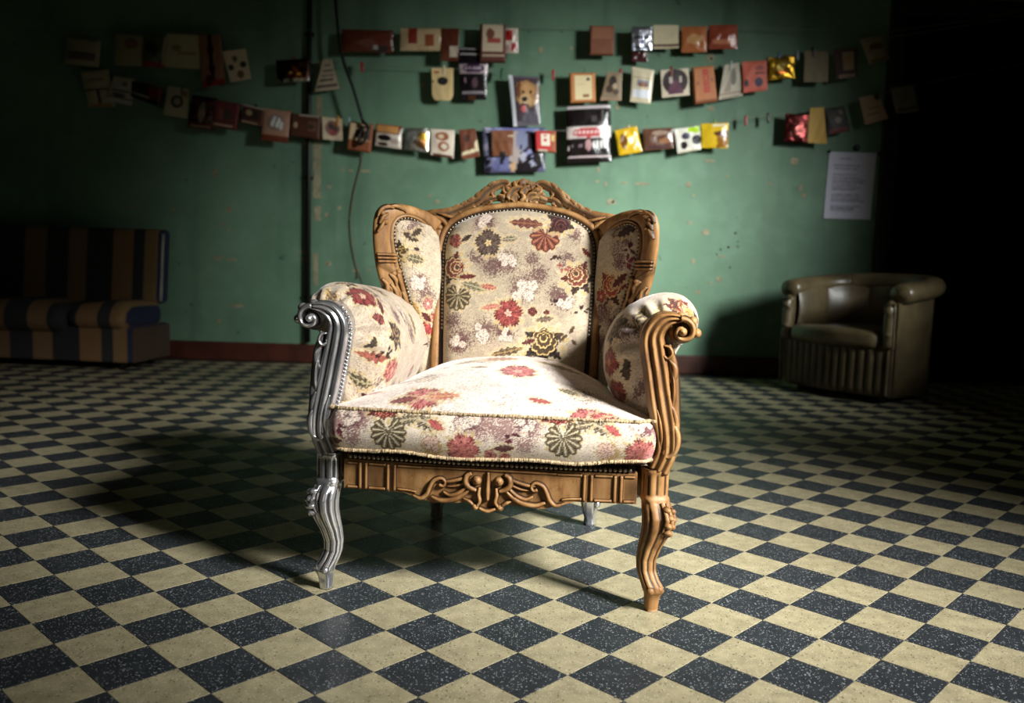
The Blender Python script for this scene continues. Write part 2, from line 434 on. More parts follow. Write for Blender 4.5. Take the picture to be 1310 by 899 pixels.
# pipe, hanging strap, loose wire
pt = thing('conduit_pipe', 'black vertical conduit pipe clipped to the green wall beside the bare plaster strip', 'pipe', (-1.575, WY - .03, .16))
MB().tube([(0, 0, 0), (0, 0, 1.5), (0, 0, 3.5)], .019, 12).build('pipe_run', black_m, pt)
for z in (.35, 1.25, 2.3):
    MB().box((-.034, -.006, z - .012), (.034, .03, z + .012), bev=.004).build('clip', black_m, pt)
st = thing('hanging_cable', 'thick black cable slanting down the wall to a knotted loop', 'cable', (-1.34, WY - .155, 2.9))
MB().tube(spl([(-.16, .13, .55), (-.06, .05, .1), (.02, .0, -.55), (.12, 0, -.85), (.195, 0, -1.09)], 30), .0115, 8).build('cable_run', black_m, st)
MB().tube(spl([(.195, 0, -1.08), (.235, -.01, -1.13), (.22, -.015, -1.2), (.175, -.01, -1.25), (.165, 0, -1.19), (.2, .0, -1.12)], 26), .011, 8).build('cable_loop', black_m, st)
tag(MB().tube(spl([(-1.168, WY - .05, 1.66), (-1.18, WY - .012, 1.55), (-1.235, WY - .01, 1.32), (-1.262, WY - .01, 1.1), (-1.245, WY - .01, .9), (-1.205, WY - .01, .72), (-1.20, WY - .01, .66)], 40), .0035, 6).build('loose_wire', wire_m),
    'thin brown wire dangling in a curve below the knotted cable', 'wire')
tag(MB().tube(spl([(-1.205, WY - .009, .74), (-1.16, WY - .009, .62), (-1.15, WY - .009, .5), (-1.17, WY - .009, .3)], 24), .0025, 6).build('loose_wire', wire_m),
    'short thin wire end hanging low on the wall behind the tall wing', 'wire')

# ------------------------------------------------------------------ striped sofa at the left
STR = [(-9, (40, 40, 44)), (-1.04, (120, 92, 64)), (-.87, (44, 44, 46)), (-.70, (124, 96, 66)), (-.555, (40, 42, 44)), (-.36, (132, 100, 66)), (-.205, (44, 46, 48)), (-.115, (134, 106, 70)), (-.018, (30, 36, 66))]
def stripes(x, sx=1.0):
    c = np.zeros(x.shape + (3,))
    for x0, col in STR: c[x >= x0 * sx] = lin(col)
    return c
sf = thing('striped_sofa', 'low armless sofa in tan and dark striped cloth against the green wall', 'sofa', (-2.625, 5.92, 0), math.radians(-5))
W_ = 1.55
def rbox(lo, hi, r, nx, ny, nz):
    """rounded box surface sampled densely: 6 grids"""
    lo = np.array(lo); hi = np.array(hi); out = []
    def q(P):
        c = np.clip(P, lo + r, hi - r); d = P - c; l = np.linalg.norm(d, axis=-1, keepdims=True)
        return np.where(l > 1e-9, c + d / np.maximum(l, 1e-9) * np.minimum(l, r) if np.isscalar(r) else P, P)
    N = (nx, ny, nz)
    for ax in range(3):
        a, b_ = [k for k in range(3) if k != ax]
        A, B = np.meshgrid(np.linspace(lo[a], hi[a], N[a]), np.linspace(lo[b_], hi[b_], N[b_]))
        for sd in (0, 1):
            P = np.zeros(A.shape + (3,)); P[..., a] = A; P[..., b_] = B; P[..., ax] = (lo, hi)[sd][ax]
            out.append((q(P), (sd == 0) ^ (ax == 1)))
    return out
def stripe_box(lo, hi, r, fn=None, side_col=None, nx=110):
    mb = MB()
    for P, fl in rbox(lo, hi, r, nx, 18, 18):
        if fn is not None: P2 = fn(P)
        else: P2 = P
        c = stripes(P[..., 0])
        mb.grid(P2, c, flip=fl)
    return mb
def sof_sag(P):
    P = P.copy(); x, y, z = P[..., 0], P[..., 1], P[..., 2]
    P[..., 2] = z + np.where(z > .36, .018 * np.sin((x + .3) * 9) * np.exp(-((y - .2) / .25) ** 2), 0) - .0 * x
    return P
base = stripe_box((-W_, 0.0, .05), (0, .56, .30), .02).build('sofa_base', sofa_m, sf)
brown_cloth = mat('brown_side_cloth', M_plain((72, 54, 42), .95, var=.15, scale=40, bmp=.2))
MB().box((.0, .03, .05), (.006, .56, .29), bev=.002).build('side_panel', brown_cloth, sf)
def seat_fn(P):
    P = sof_sag(P); y, z = P[..., 1], P[..., 2]
    P[..., 1] = y - .05 * np.exp(-((z - .34) / .1) ** 2) * (y < .1)
    return P
stripe_box((-W_, -.02, .24), (-.45, .5, .46), .075, seat_fn).build('seat_cushion', sofa_m, sf)
stripe_box((-.446, -.0, .27), (0, .5, .46), .085, seat_fn).build('seat_cushion', sofa_m, sf)
def back_fn(P):
    P = P.copy(); P[..., 1] += (P[..., 2] - .4) * .10; return P
stripe_box((-W_, .40, .44), (0, .56, .985), .035, back_fn).build('backrest', sofa_m, sf)
pale = mat('pale_piping', M_plain((150, 146, 140), .8))
MB().tube([(.004, .42 + (z - .4) * .10, z) for z in np.linspace(.46, .95, 14)], .012, 8).build('piping', pale, sf)
for x in (-W_ + .1, -.1):
    for y in (.08, .48): MB().tube([(x, y, 0), (x, y, .06)], .025, 10).build('foot', black_m, sf)

# ------------------------------------------------------------------ leather tub chair at the right
tu = thing('tub_armchair', 'olive brown leather tub armchair with fluted front beside the dark doorway', 'armchair', (2.135, 5.70, 0), math.atan2(-.61, .42))
xs = np.linspace(-.385, .385, 260); zs = np.linspace(.05, .365, 14)
X, Z = np.meshgrid(xs, zs)
fl = np.abs(np.cos(np.pi * xs / .0566)) ** .7
Yf = -.06 * (1 - (X / .385) ** 2) - .024 * fl[None] * np.clip((Z - .05) / .03, 0, 1) * np.clip((.37 - Z) / .03, 0, 1)
mb = MB().grid(np.stack([X, Yf, Z], -1)); Yb = np.full_like(X, .12)
mb.grid(np.stack([X, Yb, Z], -1), flip=True)
mb.grid(np.stack([np.stack([X[-1], Yf[-1], Z[-1]], -1), np.stack([X[-1], Yb[-1], Z[-1]], -1)]))
mb.grid(np.stack([np.stack([X[0], Yf[0], Z[0]], -1), np.stack([X[0], Yb[0], Z[0]], -1)]), flip=True)
for e in (0, -1):
    mb.grid(np.stack([np.stack([X[:, e], Yf[:, e], Z[:, e]], -1), np.stack([X[:, e], Yb[:, e], Z[:, e]], -1)]), flip=(e == 0))
mb.build('fluted_front', leather, tu)
# seat cushion
mb = MB()
def seatq(P):
    P = P.copy(); x, y, z = P[..., 0], P[..., 1], P[..., 2]
    P[..., 1] = y - .075 * (1 - (x / .36) ** 2) * np.clip(1 - (y + .05) / .3, 0, 1)
    P[..., 2] = z + .018 * (1 - (x / .33) ** 2) * (z > .4) - .012 * np.exp(-((x - .05) ** 2 + (y - .2) ** 2) / .02) * (z > .4)
    return P
for P, fl_ in rbox((-.335, -.05, .345), (.335, .46, .455), .045, 40, 30, 12): mb.grid(seatq(P), flip=fl_)
mb.build('seat_cushion', leather, tu)
# U-shaped plan path (parameter 0..1 from right arm front round the back to left arm front)
def uplan(rx, y0, yb, n):
    pts = [(rx, y0)] + [(rx, y) for y in np.linspace(y0, y0 + .18, 5)[1:]]
    for a in np.linspace(0, math.pi, 25)[1:-1]:
        pts.append((rx * math.copysign(abs(math.cos(a)) ** .75, math.cos(a)), y0 + .18 + (yb - y0 - .18) * math.sin(a) ** .75))
    pts += [(-rx, y) for y in np.linspace(y0 + .18, y0, 5)]
    return spl(pts, n)
n = 80
def ushell(rx_o, rx_i, y0, yb_o, yb_i, ztop, zbot, rnd_=.0):
    o_ = uplan(rx_o, y0, yb_o, n); i_ = uplan(rx_i, y0, yb_i, n); q = np.sin(np.linspace(0, np.pi, n)) ** 1.2
    zt = ztop[0] + (ztop[1] - ztop[0]) * q
    rows = [np.c_[o_, np.full(n, zbot)], np.c_[o_, zbot + .3 * (zt - zbot)], np.c_[o_, zbot + .7 * (zt - zbot)], np.c_[o_, zt], np.c_[i_, zt], np.c_[i_, zbot + .7 * (zt - zbot)], np.c_[i_, zbot + .3 * (zt - zbot)], np.c_[i_, np.full(n, zbot)]]
    P = np.array(rows); mb = MB().grid(P, cv=True)
    for e in (0, n - 1):
        k = [r * n + e for r in range(8)]; mb.f.append(tuple(k if e else k[::-1]))
    return mb
ushell(.425, .375, .0, .66, .60, (.64, .72), .05).build('outer_shell', leather, tu)
# padded inner back with vertical tufts
o_ = uplan(.372, .03, .60, 160); q = np.sin(np.linspace(0, np.pi, 160)) ** 1.2
Zr = np.linspace(0, 1, 12); rows = []
cen = np.array([0, .25])
dirn = cen - o_; dirn /= np.linalg.norm(dirn, axis=1)[:, None]
tf = np.abs(np.sin(np.linspace(0, np.pi * 5, 160))) ** .5
for t in Zr:
    bul = (.02 + .05 * math.sin(math.pi * min(1, t * 1.05)) ** .7) * (.55 + .45 * tf)
    xy = o_ + dirn * bul[:, None]; rows.append(np.c_[xy, .40 + t * (.33 + .07 * q)])
MB().grid(np.array(rows), flip=True).build('inner_back', leather, tu)
# rolled top: two arms and the back
path = uplan(.415, .0, .63, 120); q = np.sin(np.linspace(0, np.pi, 120)) ** 1.1
P3 = np.c_[path, .695 + .065 * q]
def rollprof(a): return 1 + .12 * np.cos(2 * a) 
def rounded(n_, r): 
    t = np.linspace(0, 1, n_); e = np.clip(np.minimum(t, 1 - t) * n_ / 4.0, 0, 1); return r * (np.sqrt(1 - (1 - e) ** 2) * .6 + .4 * (e > 0))
for nm, sl in (('armrest', slice(0, 39)), ('armrest', slice(81, 120)), ('back_roll', slice(38, 82))):
    p_ = P3[sl]; r_ = rounded(120, .072)[sl] if nm == 'armrest' else np.full(len(p_), .0722)
    MB().tube(p_, r_, 18, scale2=1.02, prof=rollprof).build(nm, leather, tu)
for s_ in (-1, 1):
    MB().tube(spl([(s_ * .385, -.012, .36), (s_ * .382, -.018, .5), (s_ * .38, -.012, .655)], 14), [.036] * 12 + [.03, .012], 14).build('front_stile', leather, tu)
    MB().tube(spl([(s_ * .418, -.022, .05), (s_ * .42, -.024, .36), (s_ * .416, -.026, .64)], 14), .007, 8).build('welt', leather, tu)
MB().tube(spl([(x, -.062 * (1 - (x / .385) ** 2) - .006, .367) for x in np.linspace(-.38, .38, 9)], 40), .008, 8).build('welt', leather, tu)
for x, y in ((-.3, .08), (.3, .08), (-.24, .5), (.24, .5)): MB().tube([(x, y, 0), (x, y, .055)], .03, 12).build('foot', black_m, tu)

# ------------------------------------------------------------------ tapestry cloth: a printed canvas, sampled per vertex
class Canvas:
    R = 800.0
    def __init__(s, x0, y0, x1, y1, base=(216, 202, 174), seed=1):
        s.x0, s.y0 = x0, y0; s.w = int((x1 - x0) * s.R) + 1; s.h = int((y1 - y0) * s.R) + 1
        s.rs = np.random.RandomState(seed)
        g = s.soft(9) ; g2 = s.soft(26)
        b = lin(base); s.a = np.ones((s.h, s.w, 3)) * b
        s.a *= (1 + .10 * g + .12 * g2)[..., None]
        # faint mauve clouds woven in the ground
        k = np.clip(s.soft(34) - .25, 0, 1)[..., None]; s.a = s.a * (1 - .5 * k) + lin((168, 142, 134)) * .5 * k
        s.put(s.a, (s.rs.rand(s.h, s.w) < .05 + .12 * np.clip(s.soft(40), 0, 1)) * 1., (120, 84, 78), .5)
    def soft(s, n):
        h, w_ = s.h // n + 3, s.w // n + 3; r = s.rs.uniform(-1, 1, (h, w_))
        yy = np.linspace(0, h - 2, s.h); xx = np.linspace(0, w_ - 2, s.w); yi = yy.astype(int); xi = xx.astype(int); fy = (yy - yi)[:, None]; fx = (xx - xi)[None]
        return (r[yi][:, xi] * (1 - fy) * (1 - fx) + r[yi + 1][:, xi] * fy * (1 - fx) + r[yi][:, xi + 1] * (1 - fy) * fx + r[yi + 1][:, xi + 1] * fy * fx)
    def win(s, cx, cy, r):
        i0, i1 = max(0, int((cx - r - s.x0) * s.R)), min(s.w, int((cx + r - s.x0) * s.R) + 1)
        j0, j1 = max(0, int((cy - r - s.y0) * s.R)), min(s.h, int((cy + r - s.y0) * s.R) + 1)
        if i1 <= i0 or j1 <= j0: return None
        X = (np.arange(i0, i1) / s.R + s.x0 - cx)[None]; Y = (np.arange(j0, j1) / s.R + s.y0 - cy)[:, None]
        return s.a[j0:j1, i0:i1], X + 0 * Y, Y + 0 * X
    def put(s, A, mask, col, al=1.0):
        c = lin(col); k = (mask * al)[..., None]; A[...] = A * (1 - k) + c * k
    def halo(s, cx, cy, rx, ry, ang, col=(196, 168, 104), al=.6):
        q = s.win(cx, cy, max(rx, ry) * 1.5)
        if q is None: return
        A, X, Y = q; c, n = math.cos(ang), math.sin(ang); U = (c * X + n * Y) / rx; V = (-n * X + c * Y) / ry
        th = np.arctan2(V, U); r = np.hypot(U, V) * (1 + .10 * np.sin(9 * th + cx * 90) + .06 * np.sin(17 * th))
        s.put(A, (r < 1.12) * 1., (218, 204, 170), .4); s.put(A, ((r < 1.02) & (r > .74) & (np.sin(th * 13 + rx * 900) > -.35)) * 1., col, al)
    def flower(s, cx, cy, r, n=6, col=(132, 40, 44), edge=(190, 96, 92), cen=(222, 196, 160), ang=0, sq=1.0, h=True):
        if h: s.halo(cx, cy, r, r * sq, ang)
        q = s.win(cx, cy, r * 1.2)
        if q is None: return
        A, X, Y = q; c, k = math.cos(ang), math.sin(ang); U = c * X + k * Y; V = (-k * X + c * Y) / sq
        th = np.arctan2(V, U); p = np.hypot(U, V) / r
        R = .70 + .22 * np.abs(np.cos(n * th / 2)) ** .6 + .07 * np.sin(5 * n * th)
        mk = p < R; tx = s.rs.rand(*mk.shape); s.put(A, mk * (.82 + .18 * tx), col)
        s.put(A, (mk & (p > R * .87) & (tx > .3)) * 1., tuple(v * .55 for v in col), .8); s.put(A, (mk & (tx > .84)) * 1., edge, .7); s.put(A, (mk & (tx < .14)) * 1., tuple(v * .5 for v in col), .8)
        s.put(A, (mk & (np.abs(np.sin(n * th / 2 + 1.57)) < .22) & (p > .3)) * 1., edge, .8)
        s.put(A, (mk & (np.abs(np.sin(n * th / 2)) < .13) & (p > .28)) * 1., (50, 26, 26), .8)
        s.put(A, (mk & (np.abs(p - R * .62) < .05) & (np.sin(3 * n * th) > 0)) * 1., edge, .7)
        s.put(A, (p < .2 + .06 * np.sin(5 * th)) * 1., cen, .95); s.put(A, ((p < .1)) * 1., (180, 120, 90), .6)
    def fan(s, cx, cy, r, ang=-1.57, col=(122, 44, 42), vein=(206, 160, 132), n=9, h=True):
        if h: s.halo(cx, cy, r * .95, r * .85, 0)
        q = s.win(cx, cy, r * 1.25)
        if q is None: return
        A, X, Y = q; bx, by = -math.cos(ang) * r * .28, -math.sin(ang) * r * .28
        U, V = X - bx, Y - by; th = (np.arctan2(V, U) - ang + math.pi) % (2 * math.pi) - math.pi; p = np.hypot(U, V) / (r * 1.2)
        ok = np.abs(th) < 2.85; R = (.98 - .30 * (np.abs(th) / 2.85) ** 1.5) * (.86 + .14 * np.abs(np.cos(n * th / 1.45)))
        mk = ok & (p < R); tx = s.rs.rand(*mk.shape); s.put(A, mk * (.85 + .15 * tx), col)
        s.put(A, (mk & (np.abs(np.sin(n * th / 1.45)) < .42) & (p > .10) & (p < R * .88)) * 1., vein, .85)
        s.put(A, (mk & (np.abs(np.cos(n * th / 1.45)) < .22)) * 1., (36, 24, 20), .85)
    def peony(s, cx, cy, r, ang=1.57, col=(126, 38, 44), rim=(230, 200, 150), dk=(46, 24, 26)):
        s.halo(cx, cy, r * 1.05, r * .95, 0)
        for k, (t, l) in enumerate(((-1.0, .75), (1.0, .75), (2.2, .62), (-2.2, .62), (math.pi, .6))):   # sepal leaves
            a = ang + t; s.leaf(cx + math.cos(a) * r * .55, cy + math.sin(a) * r * .55, r * .52, r * .26, a, col if k < 2 else dk, dk, False)
        for sc, cc in ((.78, dk), (.70, rim), (.64, col), (.48, dk), (.44, rim), (.38, col), (.22, rim), (.17, dk)):
            q = s.win(cx, cy, r)
            if q is None: return
            A, X, Y = q; U = X - math.cos(ang) * r * (.78 - sc) * .5; V = Y - math.sin(ang) * r * (.78 - sc) * .5
            th = np.arctan2(V, U) - ang; p = np.hypot(U, V) / r
            s.put(A, (p < sc * (.84 + .16 * np.abs(np.cos(4.5 * th))) * (.9 + .1 * np.cos(th))) * 1., cc, .92)
    def leaf(s, cx, cy, a, b, ang, col=(70, 58, 44), vein=(190, 170, 130), h=True):
        if h: s.halo(cx, cy, a * 1.05, b * 1.25, ang)
        q = s.win(cx, cy, a * 1.1)
        if q is None: return
        A, X, Y = q; c, k = math.cos(ang), math.sin(ang); U = (c * X + k * Y) / a; V = (-k * X + c * Y) / b
        mk = np.abs(V) < (1 - U ** 2) * (.8 + .2 * np.sin(U * 16)); mk &= np.abs(U) < 1
        tx = s.rs.rand(*mk.shape); s.put(A, mk * (.8 + .2 * tx), col); s.put(A, (mk & (tx < .2)) * 1., tuple(v * .55 for v in col), .8); s.put(A, (mk & ((np.abs(V) < .12) | (np.abs(np.sin(U * 9 + np.abs(V) * 4)) < .22))) * 1., vein, .7)
    def sprig(s, cx, cy, r, col=(84, 34, 34), seed=3):
        rr = random.Random(int(cx * 9999 + cy * 777) + seed)
        for _ in range(6):
            a = rr.uniform(0, 6.3); d = r * rr.uniform(.2, .9); s.leaf(cx + d * math.cos(a), cy + d * math.sin(a), r * .32, r * .2, a, col, col, False)
    def stip(s, cx, cy, r, col=(84, 46, 54), dens=.85):
        q = s.win(cx, cy, r)
        if q is None: return
        A, X, Y = q; d = np.exp(-(np.hypot(X, Y) / (r * .62)) ** 2.4)
        h, w_ = X.shape; n = s.rs.rand(h // 2 + 1, w_ // 2 + 1).repeat(2, 0).repeat(2, 1)[:h, :w_] * .6 + .4 * s.rs.rand(h, w_)
        s.put(A, (n < d * dens) * 1., col, .8)
    def pale(s, cx, cy, r, cols=((92, 52, 58), (234, 222, 206))):
        s.stip(cx, cy, r * 1.4, cols[0], .95)
        rr = random.Random(int(cx * 8888 + cy * 555))
        for _ in range(6):
            a = rr.uniform(0, 6.3); d = r * rr.uniform(.15, .62)
            s.flower(cx + d * math.cos(a), cy + d * math.sin(a), r * rr.uniform(.3, .42), 5, cols[1], (214, 190, 176), (200, 170, 150), rr.uniform(0, 3), 1, False)
    def at(s, X, Y):
        if not hasattr(s, 'done'):
            s.done = True; t = s.rs.rand(s.h, s.w); s.a *= (.80 + .36 * t)[..., None]          # thread-to-thread variation
        i = np.clip(((X - s.x0) * s.R).round().astype(int), 0, s.w - 1); j = np.clip(((Y - s.y0) * s.R).round().astype(int), 0, s.h - 1)
        return s.a[j, i]
RED, WINE, DKB, OLV, PNK = (104, 28, 34), (72, 22, 28), (44, 28, 32), (80, 70, 50), (160, 80, 78)

def back_canvas():
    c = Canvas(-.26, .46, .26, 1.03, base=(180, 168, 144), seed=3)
    def P(X, Y, r): return (550 + X / 4.283 - 662) * .00243, .552 + (451 - 260 - Y / 4.283) * .00243, r * .00057
    for X, Y, r in ((200, 740, 110), (350, 340, 110), (600, 380, 90), (745, 300, 80), (150, 640, 80), (430, 680, 90), (700, 480, 90), (300, 110, 90), (780, 170, 70), (560, 300, 70), (260, 300, 70)): c.stip(*P(X, Y, r))
    for X, Y, r in ((430, 320, 72), (520, 455, 88), (320, 685, 75), (290, 105, 62), (740, 520, 60), (180, 760, 60), (440, 700, 50)): c.pale(*P(X, Y, r))
    x, y, r = P(130, 365, 92); c.peony(x, y, r, .3, RED)
    x, y, r = P(812, 395, 92); c.peony(x, y, r, 2.2, RED)
    x, y, r = P(640, 748, 112); c.peony(x, y, r, 1.57, DKB, (226, 196, 130), (30, 20, 22))
    x, y, r = P(320, 222, 78); c.flower(x, y, r, 5, (66, 50, 48), (120, 100, 88), (226, 206, 150), .4)
    x, y, r = P(447, 590, 82); c.flower(x, y, r, 6, (128, 36, 42), (184, 92, 86), (236, 190, 170), .2)
    x, y, r = P(625, 192, 80); c.fan(x, y, r, -1.5, (104, 38, 34), (180, 120, 88))
    x, y, r = P(168, 525, 72); c.fan(x, y, r, -1.6, (78, 66, 46), (196, 180, 140))
    x, y, r = P(520, 112, 95); c.leaf(x, y, r, r * .32, -.05, (96, 40, 38), (160, 110, 80))
    x, y, r = P(700, 100, 78); c.peony(x, y, r, -1.4, DKB, (120, 70, 60), (34, 22, 24))
    x, y, r = P(140, 215, 42); c.flower(x, y, r, 5, RED, (200, 110, 90), (90, 30, 30))
    x, y, r = P(200, 200, 34); c.leaf(x, y, r, r * .5, .6, DKB, DKB)
    x, y, r = P(255, 455, 75); c.leaf(x, y, r, r * .34, -.25, (104, 100, 74), (190, 184, 150))
    x, y, r = P(335, 455, 45); c.leaf(x, y, r, r * .4, -.1, PNK, (220, 150, 120))
    x, y, r = P(215, 405, 50); c.leaf(x, y, r, r * .35, .1, RED, WINE)
    x, y, r = P(435, 198, 45); c.leaf(x, y, r, r * .42, .1, (92, 82, 66), (210, 200, 170))
    x, y, r = P(575, 577, 28); c.flower(x, y, r, 4, RED, WINE, WINE); x, y, r = P(650, 580, 18); c.flower(x, y, r, 4, RED, WINE, WINE)
    x, y, r = P(640, 615, 52); c.leaf(x, y, r, r * .36, .15, (92, 74, 62), (150, 130, 110))
    x, y, r = P(350, 560, 50); c.leaf(x, y, r, r * .35, .2, (176, 90, 80), (226, 170, 150))
    x, y, r = P(680, 525, 28); c.sprig(x, y, r, (40, 28, 26)); x, y, r = P(690, 280, 40); c.sprig(x, y, r, (60, 40, 36)); x, y, r = P(720, 335, 45); c.sprig(x, y, r, (150, 80, 72))
    x, y, r = P(845, 260, 35); c.leaf(x, y, r, r * .5, -.8, RED, WINE); x, y, r = P(830, 560, 40); c.sprig(x, y, r, DKB); x, y, r = P(770, 690, 60); c.sprig(x, y, r, (80, 60, 40))
    x, y, r = P(450, 790, 90); c.leaf(x, y, r, r * .28, .25, (70, 56, 40), (180, 150, 100)); x, y, r = P(560, 735, 40); c.leaf(x, y, r, r * .4, .3, WINE, RED)
    x, y, r = P(125, 110, 50); c.sprig(x, y, r, DKB)
    return c
def front_canvas():
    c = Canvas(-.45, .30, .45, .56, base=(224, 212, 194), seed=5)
    def P(X, Y, r): return (420 + X / 2.977 - 634) * .00189, .362 + (594 - 430 - Y / 2.977 + (X - 640) * .004) * .00198, r * .00066
    for dx in (-660, 0, 660):
        for X, Y, r in ((140, 345, 90), (600, 350, 110), (700, 370, 90), (120, 420, 60), (540, 340, 60)): c.stip(*P(X + dx, Y, r), col=(134, 92, 92))
        x, y, r = P(560 + dx, 335, 62); c.pale(x, y, r); x, y, r = P(120 + dx, 350, 46); c.pale(x, y, r)
        x, y, r = P(235 + dx, 300, 66); c.peony(x, y, r, -1.57, RED, (226, 150, 120), WINE)
        x, y, r = P(400 + dx, 352, 62); c.leaf(x, y, r, r * .45, -.35, (88, 76, 58), (214, 200, 170))
        x, y, r = P(330 + dx, 345, 40); c.leaf(x, y, r, r * .6, .2, (92, 80, 62), (210, 196, 160))
        x, y, r = P(440 + dx, 360, 34); c.leaf(x, y, r, r * .5, -.5, PNK, (210, 90, 90))
        x, y, r = P(262 + dx, 405, 66); c.fan(x, y, r, -1.4, (86, 74, 50), (214, 204, 172), 10)
        x, y, r = P(545 + dx, 445, 66); c.flower(x, y, r, 7, (176, 82, 82), (214, 140, 128), (200, 120, 110))
        x, y, r = P(430 + dx, 440, 54); c.pale(x, y, r, ((176, 140, 70), (226, 190, 170)))
        x, y, r = P(648 + dx, 462, 26); c.flower(x, y, r, 5, PNK, (220, 150, 140), WINE); x, y, r = P(700 + dx, 462, 24); c.flower(x, y, r, 5, PNK, (220, 150, 140), WINE)
        x, y, r = P(720 + dx, 413, 24); c.sprig(x, y, r, (120, 34, 48)); x, y, r = P(68 + dx, 383, 30); c.sprig(x, y, r, (80, 34, 44))
        x, y, r = P(40 + dx, 435, 40); c.leaf(x, y, r, r * .4, .1, WINE, RED)
    return c
def top_canvas():
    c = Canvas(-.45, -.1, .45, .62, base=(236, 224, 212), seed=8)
    def row(Y): return float(np.interp(Y, [55, 75, 100, 130, 175, 215, 250, 280], [.50, .44, .38, .29, .18, .085, .01, -.045]))
    def P(X, Y, r): y = row(Y); return (420 + X / 2.977 - 634) * (.00189 + .00055 * (y + .05)), y, r * .0007
    for X, Y, r in ((550, 180, 90), (820, 150, 90), (620, 110, 80), (300, 200, 80), (900, 250, 90), (480, 250, 80), (700, 250, 90)): c.stip(*P(X, Y, r), col=(170, 128, 124), dens=.3)
    for X, Y, r, a in ((375, 248, 78, .1), (705, 176, 74, .4), (1010, 285, 74, .3), (1070, 280, 56, 0)): x, y, r = P(X, Y, r); c.flower(x, y, r, 7, (172, 70, 74), (216, 140, 132), (226, 180, 160), a)
    x, y, r = P(450, 245, 60); c.leaf(x, y, r, r * .5, .1, (190, 110, 90), (220, 180, 130)); x, y, r = P(1110, 285, 50); c.leaf(x, y, r, r * .5, -.1, RED, PNK)
    x, y, r = P(300, 255, 50); c.leaf(x, y, r, r * .5, .3, RED, PNK)
    for X, Y, r in ((350, 190, 56), (970, 222, 70), (560, 128, 60)): x, y, r = P(X, Y, r); c.pale(x, y, r, ((110, 96, 70), (226, 214, 188)))
    x, y, r = P(275, 195, 38); c.leaf(x, y, r, r * .5, .6, OLV, (180, 170, 130)); x, y, r = P(915, 215, 40); c.leaf(x, y, r, r * .5, -.3, OLV, (180, 170, 130))
    x, y, r = P(155, 222, 45); c.leaf(x, y, r, r * .4, -.3, (160, 60, 66), PNK); x, y, r = P(815, 247, 45); c.leaf(x, y, r, r * .4, -.2, (160, 70, 66), PNK)
    x, y, r = P(460, 78, 95); c.flower(x, y, r, 6, (164, 76, 76), (214, 140, 128), (226, 180, 160)); x, y, r = P(620, 125, 70); c.leaf(x, y, r, r * .5, .1, (150, 84, 64), (206, 170, 120))
    x, y, r = P(850, 120, 90); c.leaf(x, y, r, r * .4, .1, OLV, (200, 180, 130)); x, y, r = P(760, 80, 70); c.sprig(x, y, r, WINE); x, y, r = P(900, 90, 60); c.leaf(x, y, r, r * .5, -.2, (150, 60, 60), PNK)
    x, y, r = P(480, 130, 50); c.leaf(x, y, r, r * .5, .4, OLV, (200, 180, 130)); x, y, r = P(410, 155, 24); c.sprig(x, y, r, (150, 60, 70)); x, y, r = P(550, 165, 34); c.leaf(x, y, r, r * .4, 0, (130, 110, 90), WINE)
    x, y, r = P(650, 60, 60); c.pale(x, y, r); x, y, r = P(350, 110, 50); c.pale(x, y, r)
    return c
def arm_canvas(seed, flip):
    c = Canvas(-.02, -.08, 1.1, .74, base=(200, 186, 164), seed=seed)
    r = random.Random(seed)
    for _ in range(26): c.stip(r.uniform(0, 1.1), r.uniform(-.05, .6), r.uniform(.04, .07))
    for _ in range(8): c.pale(r.uniform(0, 1.05), r.uniform(0, .55), .035)
    return c, r

# ------------------------------------------------------------------ the carved armchair
ch = thing('wing_armchair', 'carved wing armchair in floral tapestry with one silver painted front leg', 'armchair', (-.0513, 2.0837, 0), -.09538)
CX = .006                        # the frame's middle
fabc = {}
# seat cushion ------------------------------------------------
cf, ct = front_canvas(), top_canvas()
NX = 300
def Wd(y): return np.interp(y, [-.06, .02, .10, .22, .52], [.388, .386, .36, .31, .285])
def dome(u, y):
    d = np.interp(y, [-.045, -.02, .04, .12, .22, .34, .46, .53], [0, .018, .043, .070, .089, .097, .088, .06])
    return d * np.clip(1 - np.abs(u) ** 2.3, 0, 1) ** .85
u = np.linspace(-1, 1, NX)
prof = []                                        # rows of the front face, bottom to top
for t in np.linspace(0, 1, 58): prof.append(('f', t))
for t in np.linspace(0, 1, 150)[1:]: prof.append(('t', t))
P = np.zeros((len(prof), NX, 3)); K = np.zeros_like(P)
for j, (k, t) in enumerate(prof):
    if k == 'f':
        y = -.032 - .028 * math.sin(math.pi * (t * .85 + .08)); W0 = .388 + .008 * math.sin(math.pi * t)
        z = .370 + .102 * t + .004 * np.sin(u * 9) * (1 - t) - .006 * (1 - t) * np.cos(u * 2.2)
        x = W0 * u; bow = -.012 * (1 - u ** 2); rnd_c = .03 * np.clip((np.abs(u) - .93) / .07, 0, 1) ** 2
        P[j, :, 0] = x + CX; P[j, :, 1] = y + bow + rnd_c; P[j, :, 2] = z
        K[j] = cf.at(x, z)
    else:
        y = -.045 + .575 * t; W0 = Wd(y)
        x = W0 * u; z = .472 + dome(u, y) + .003 * np.sin(x * 21 + y * 13) * np.sin(y * 17)
        bow = -.012 * (1 - u ** 2) * (1 - t); rnd_c = .03 * np.clip((np.abs(u) - .93) / .07, 0, 1) ** 2 * (1 - t)
        P[j, :, 0] = x + CX; P[j, :, 1] = y + bow + rnd_c; P[j, :, 2] = z
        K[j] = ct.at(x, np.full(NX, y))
mb = MB().grid(P, K)
rows = P[58:, :, :]
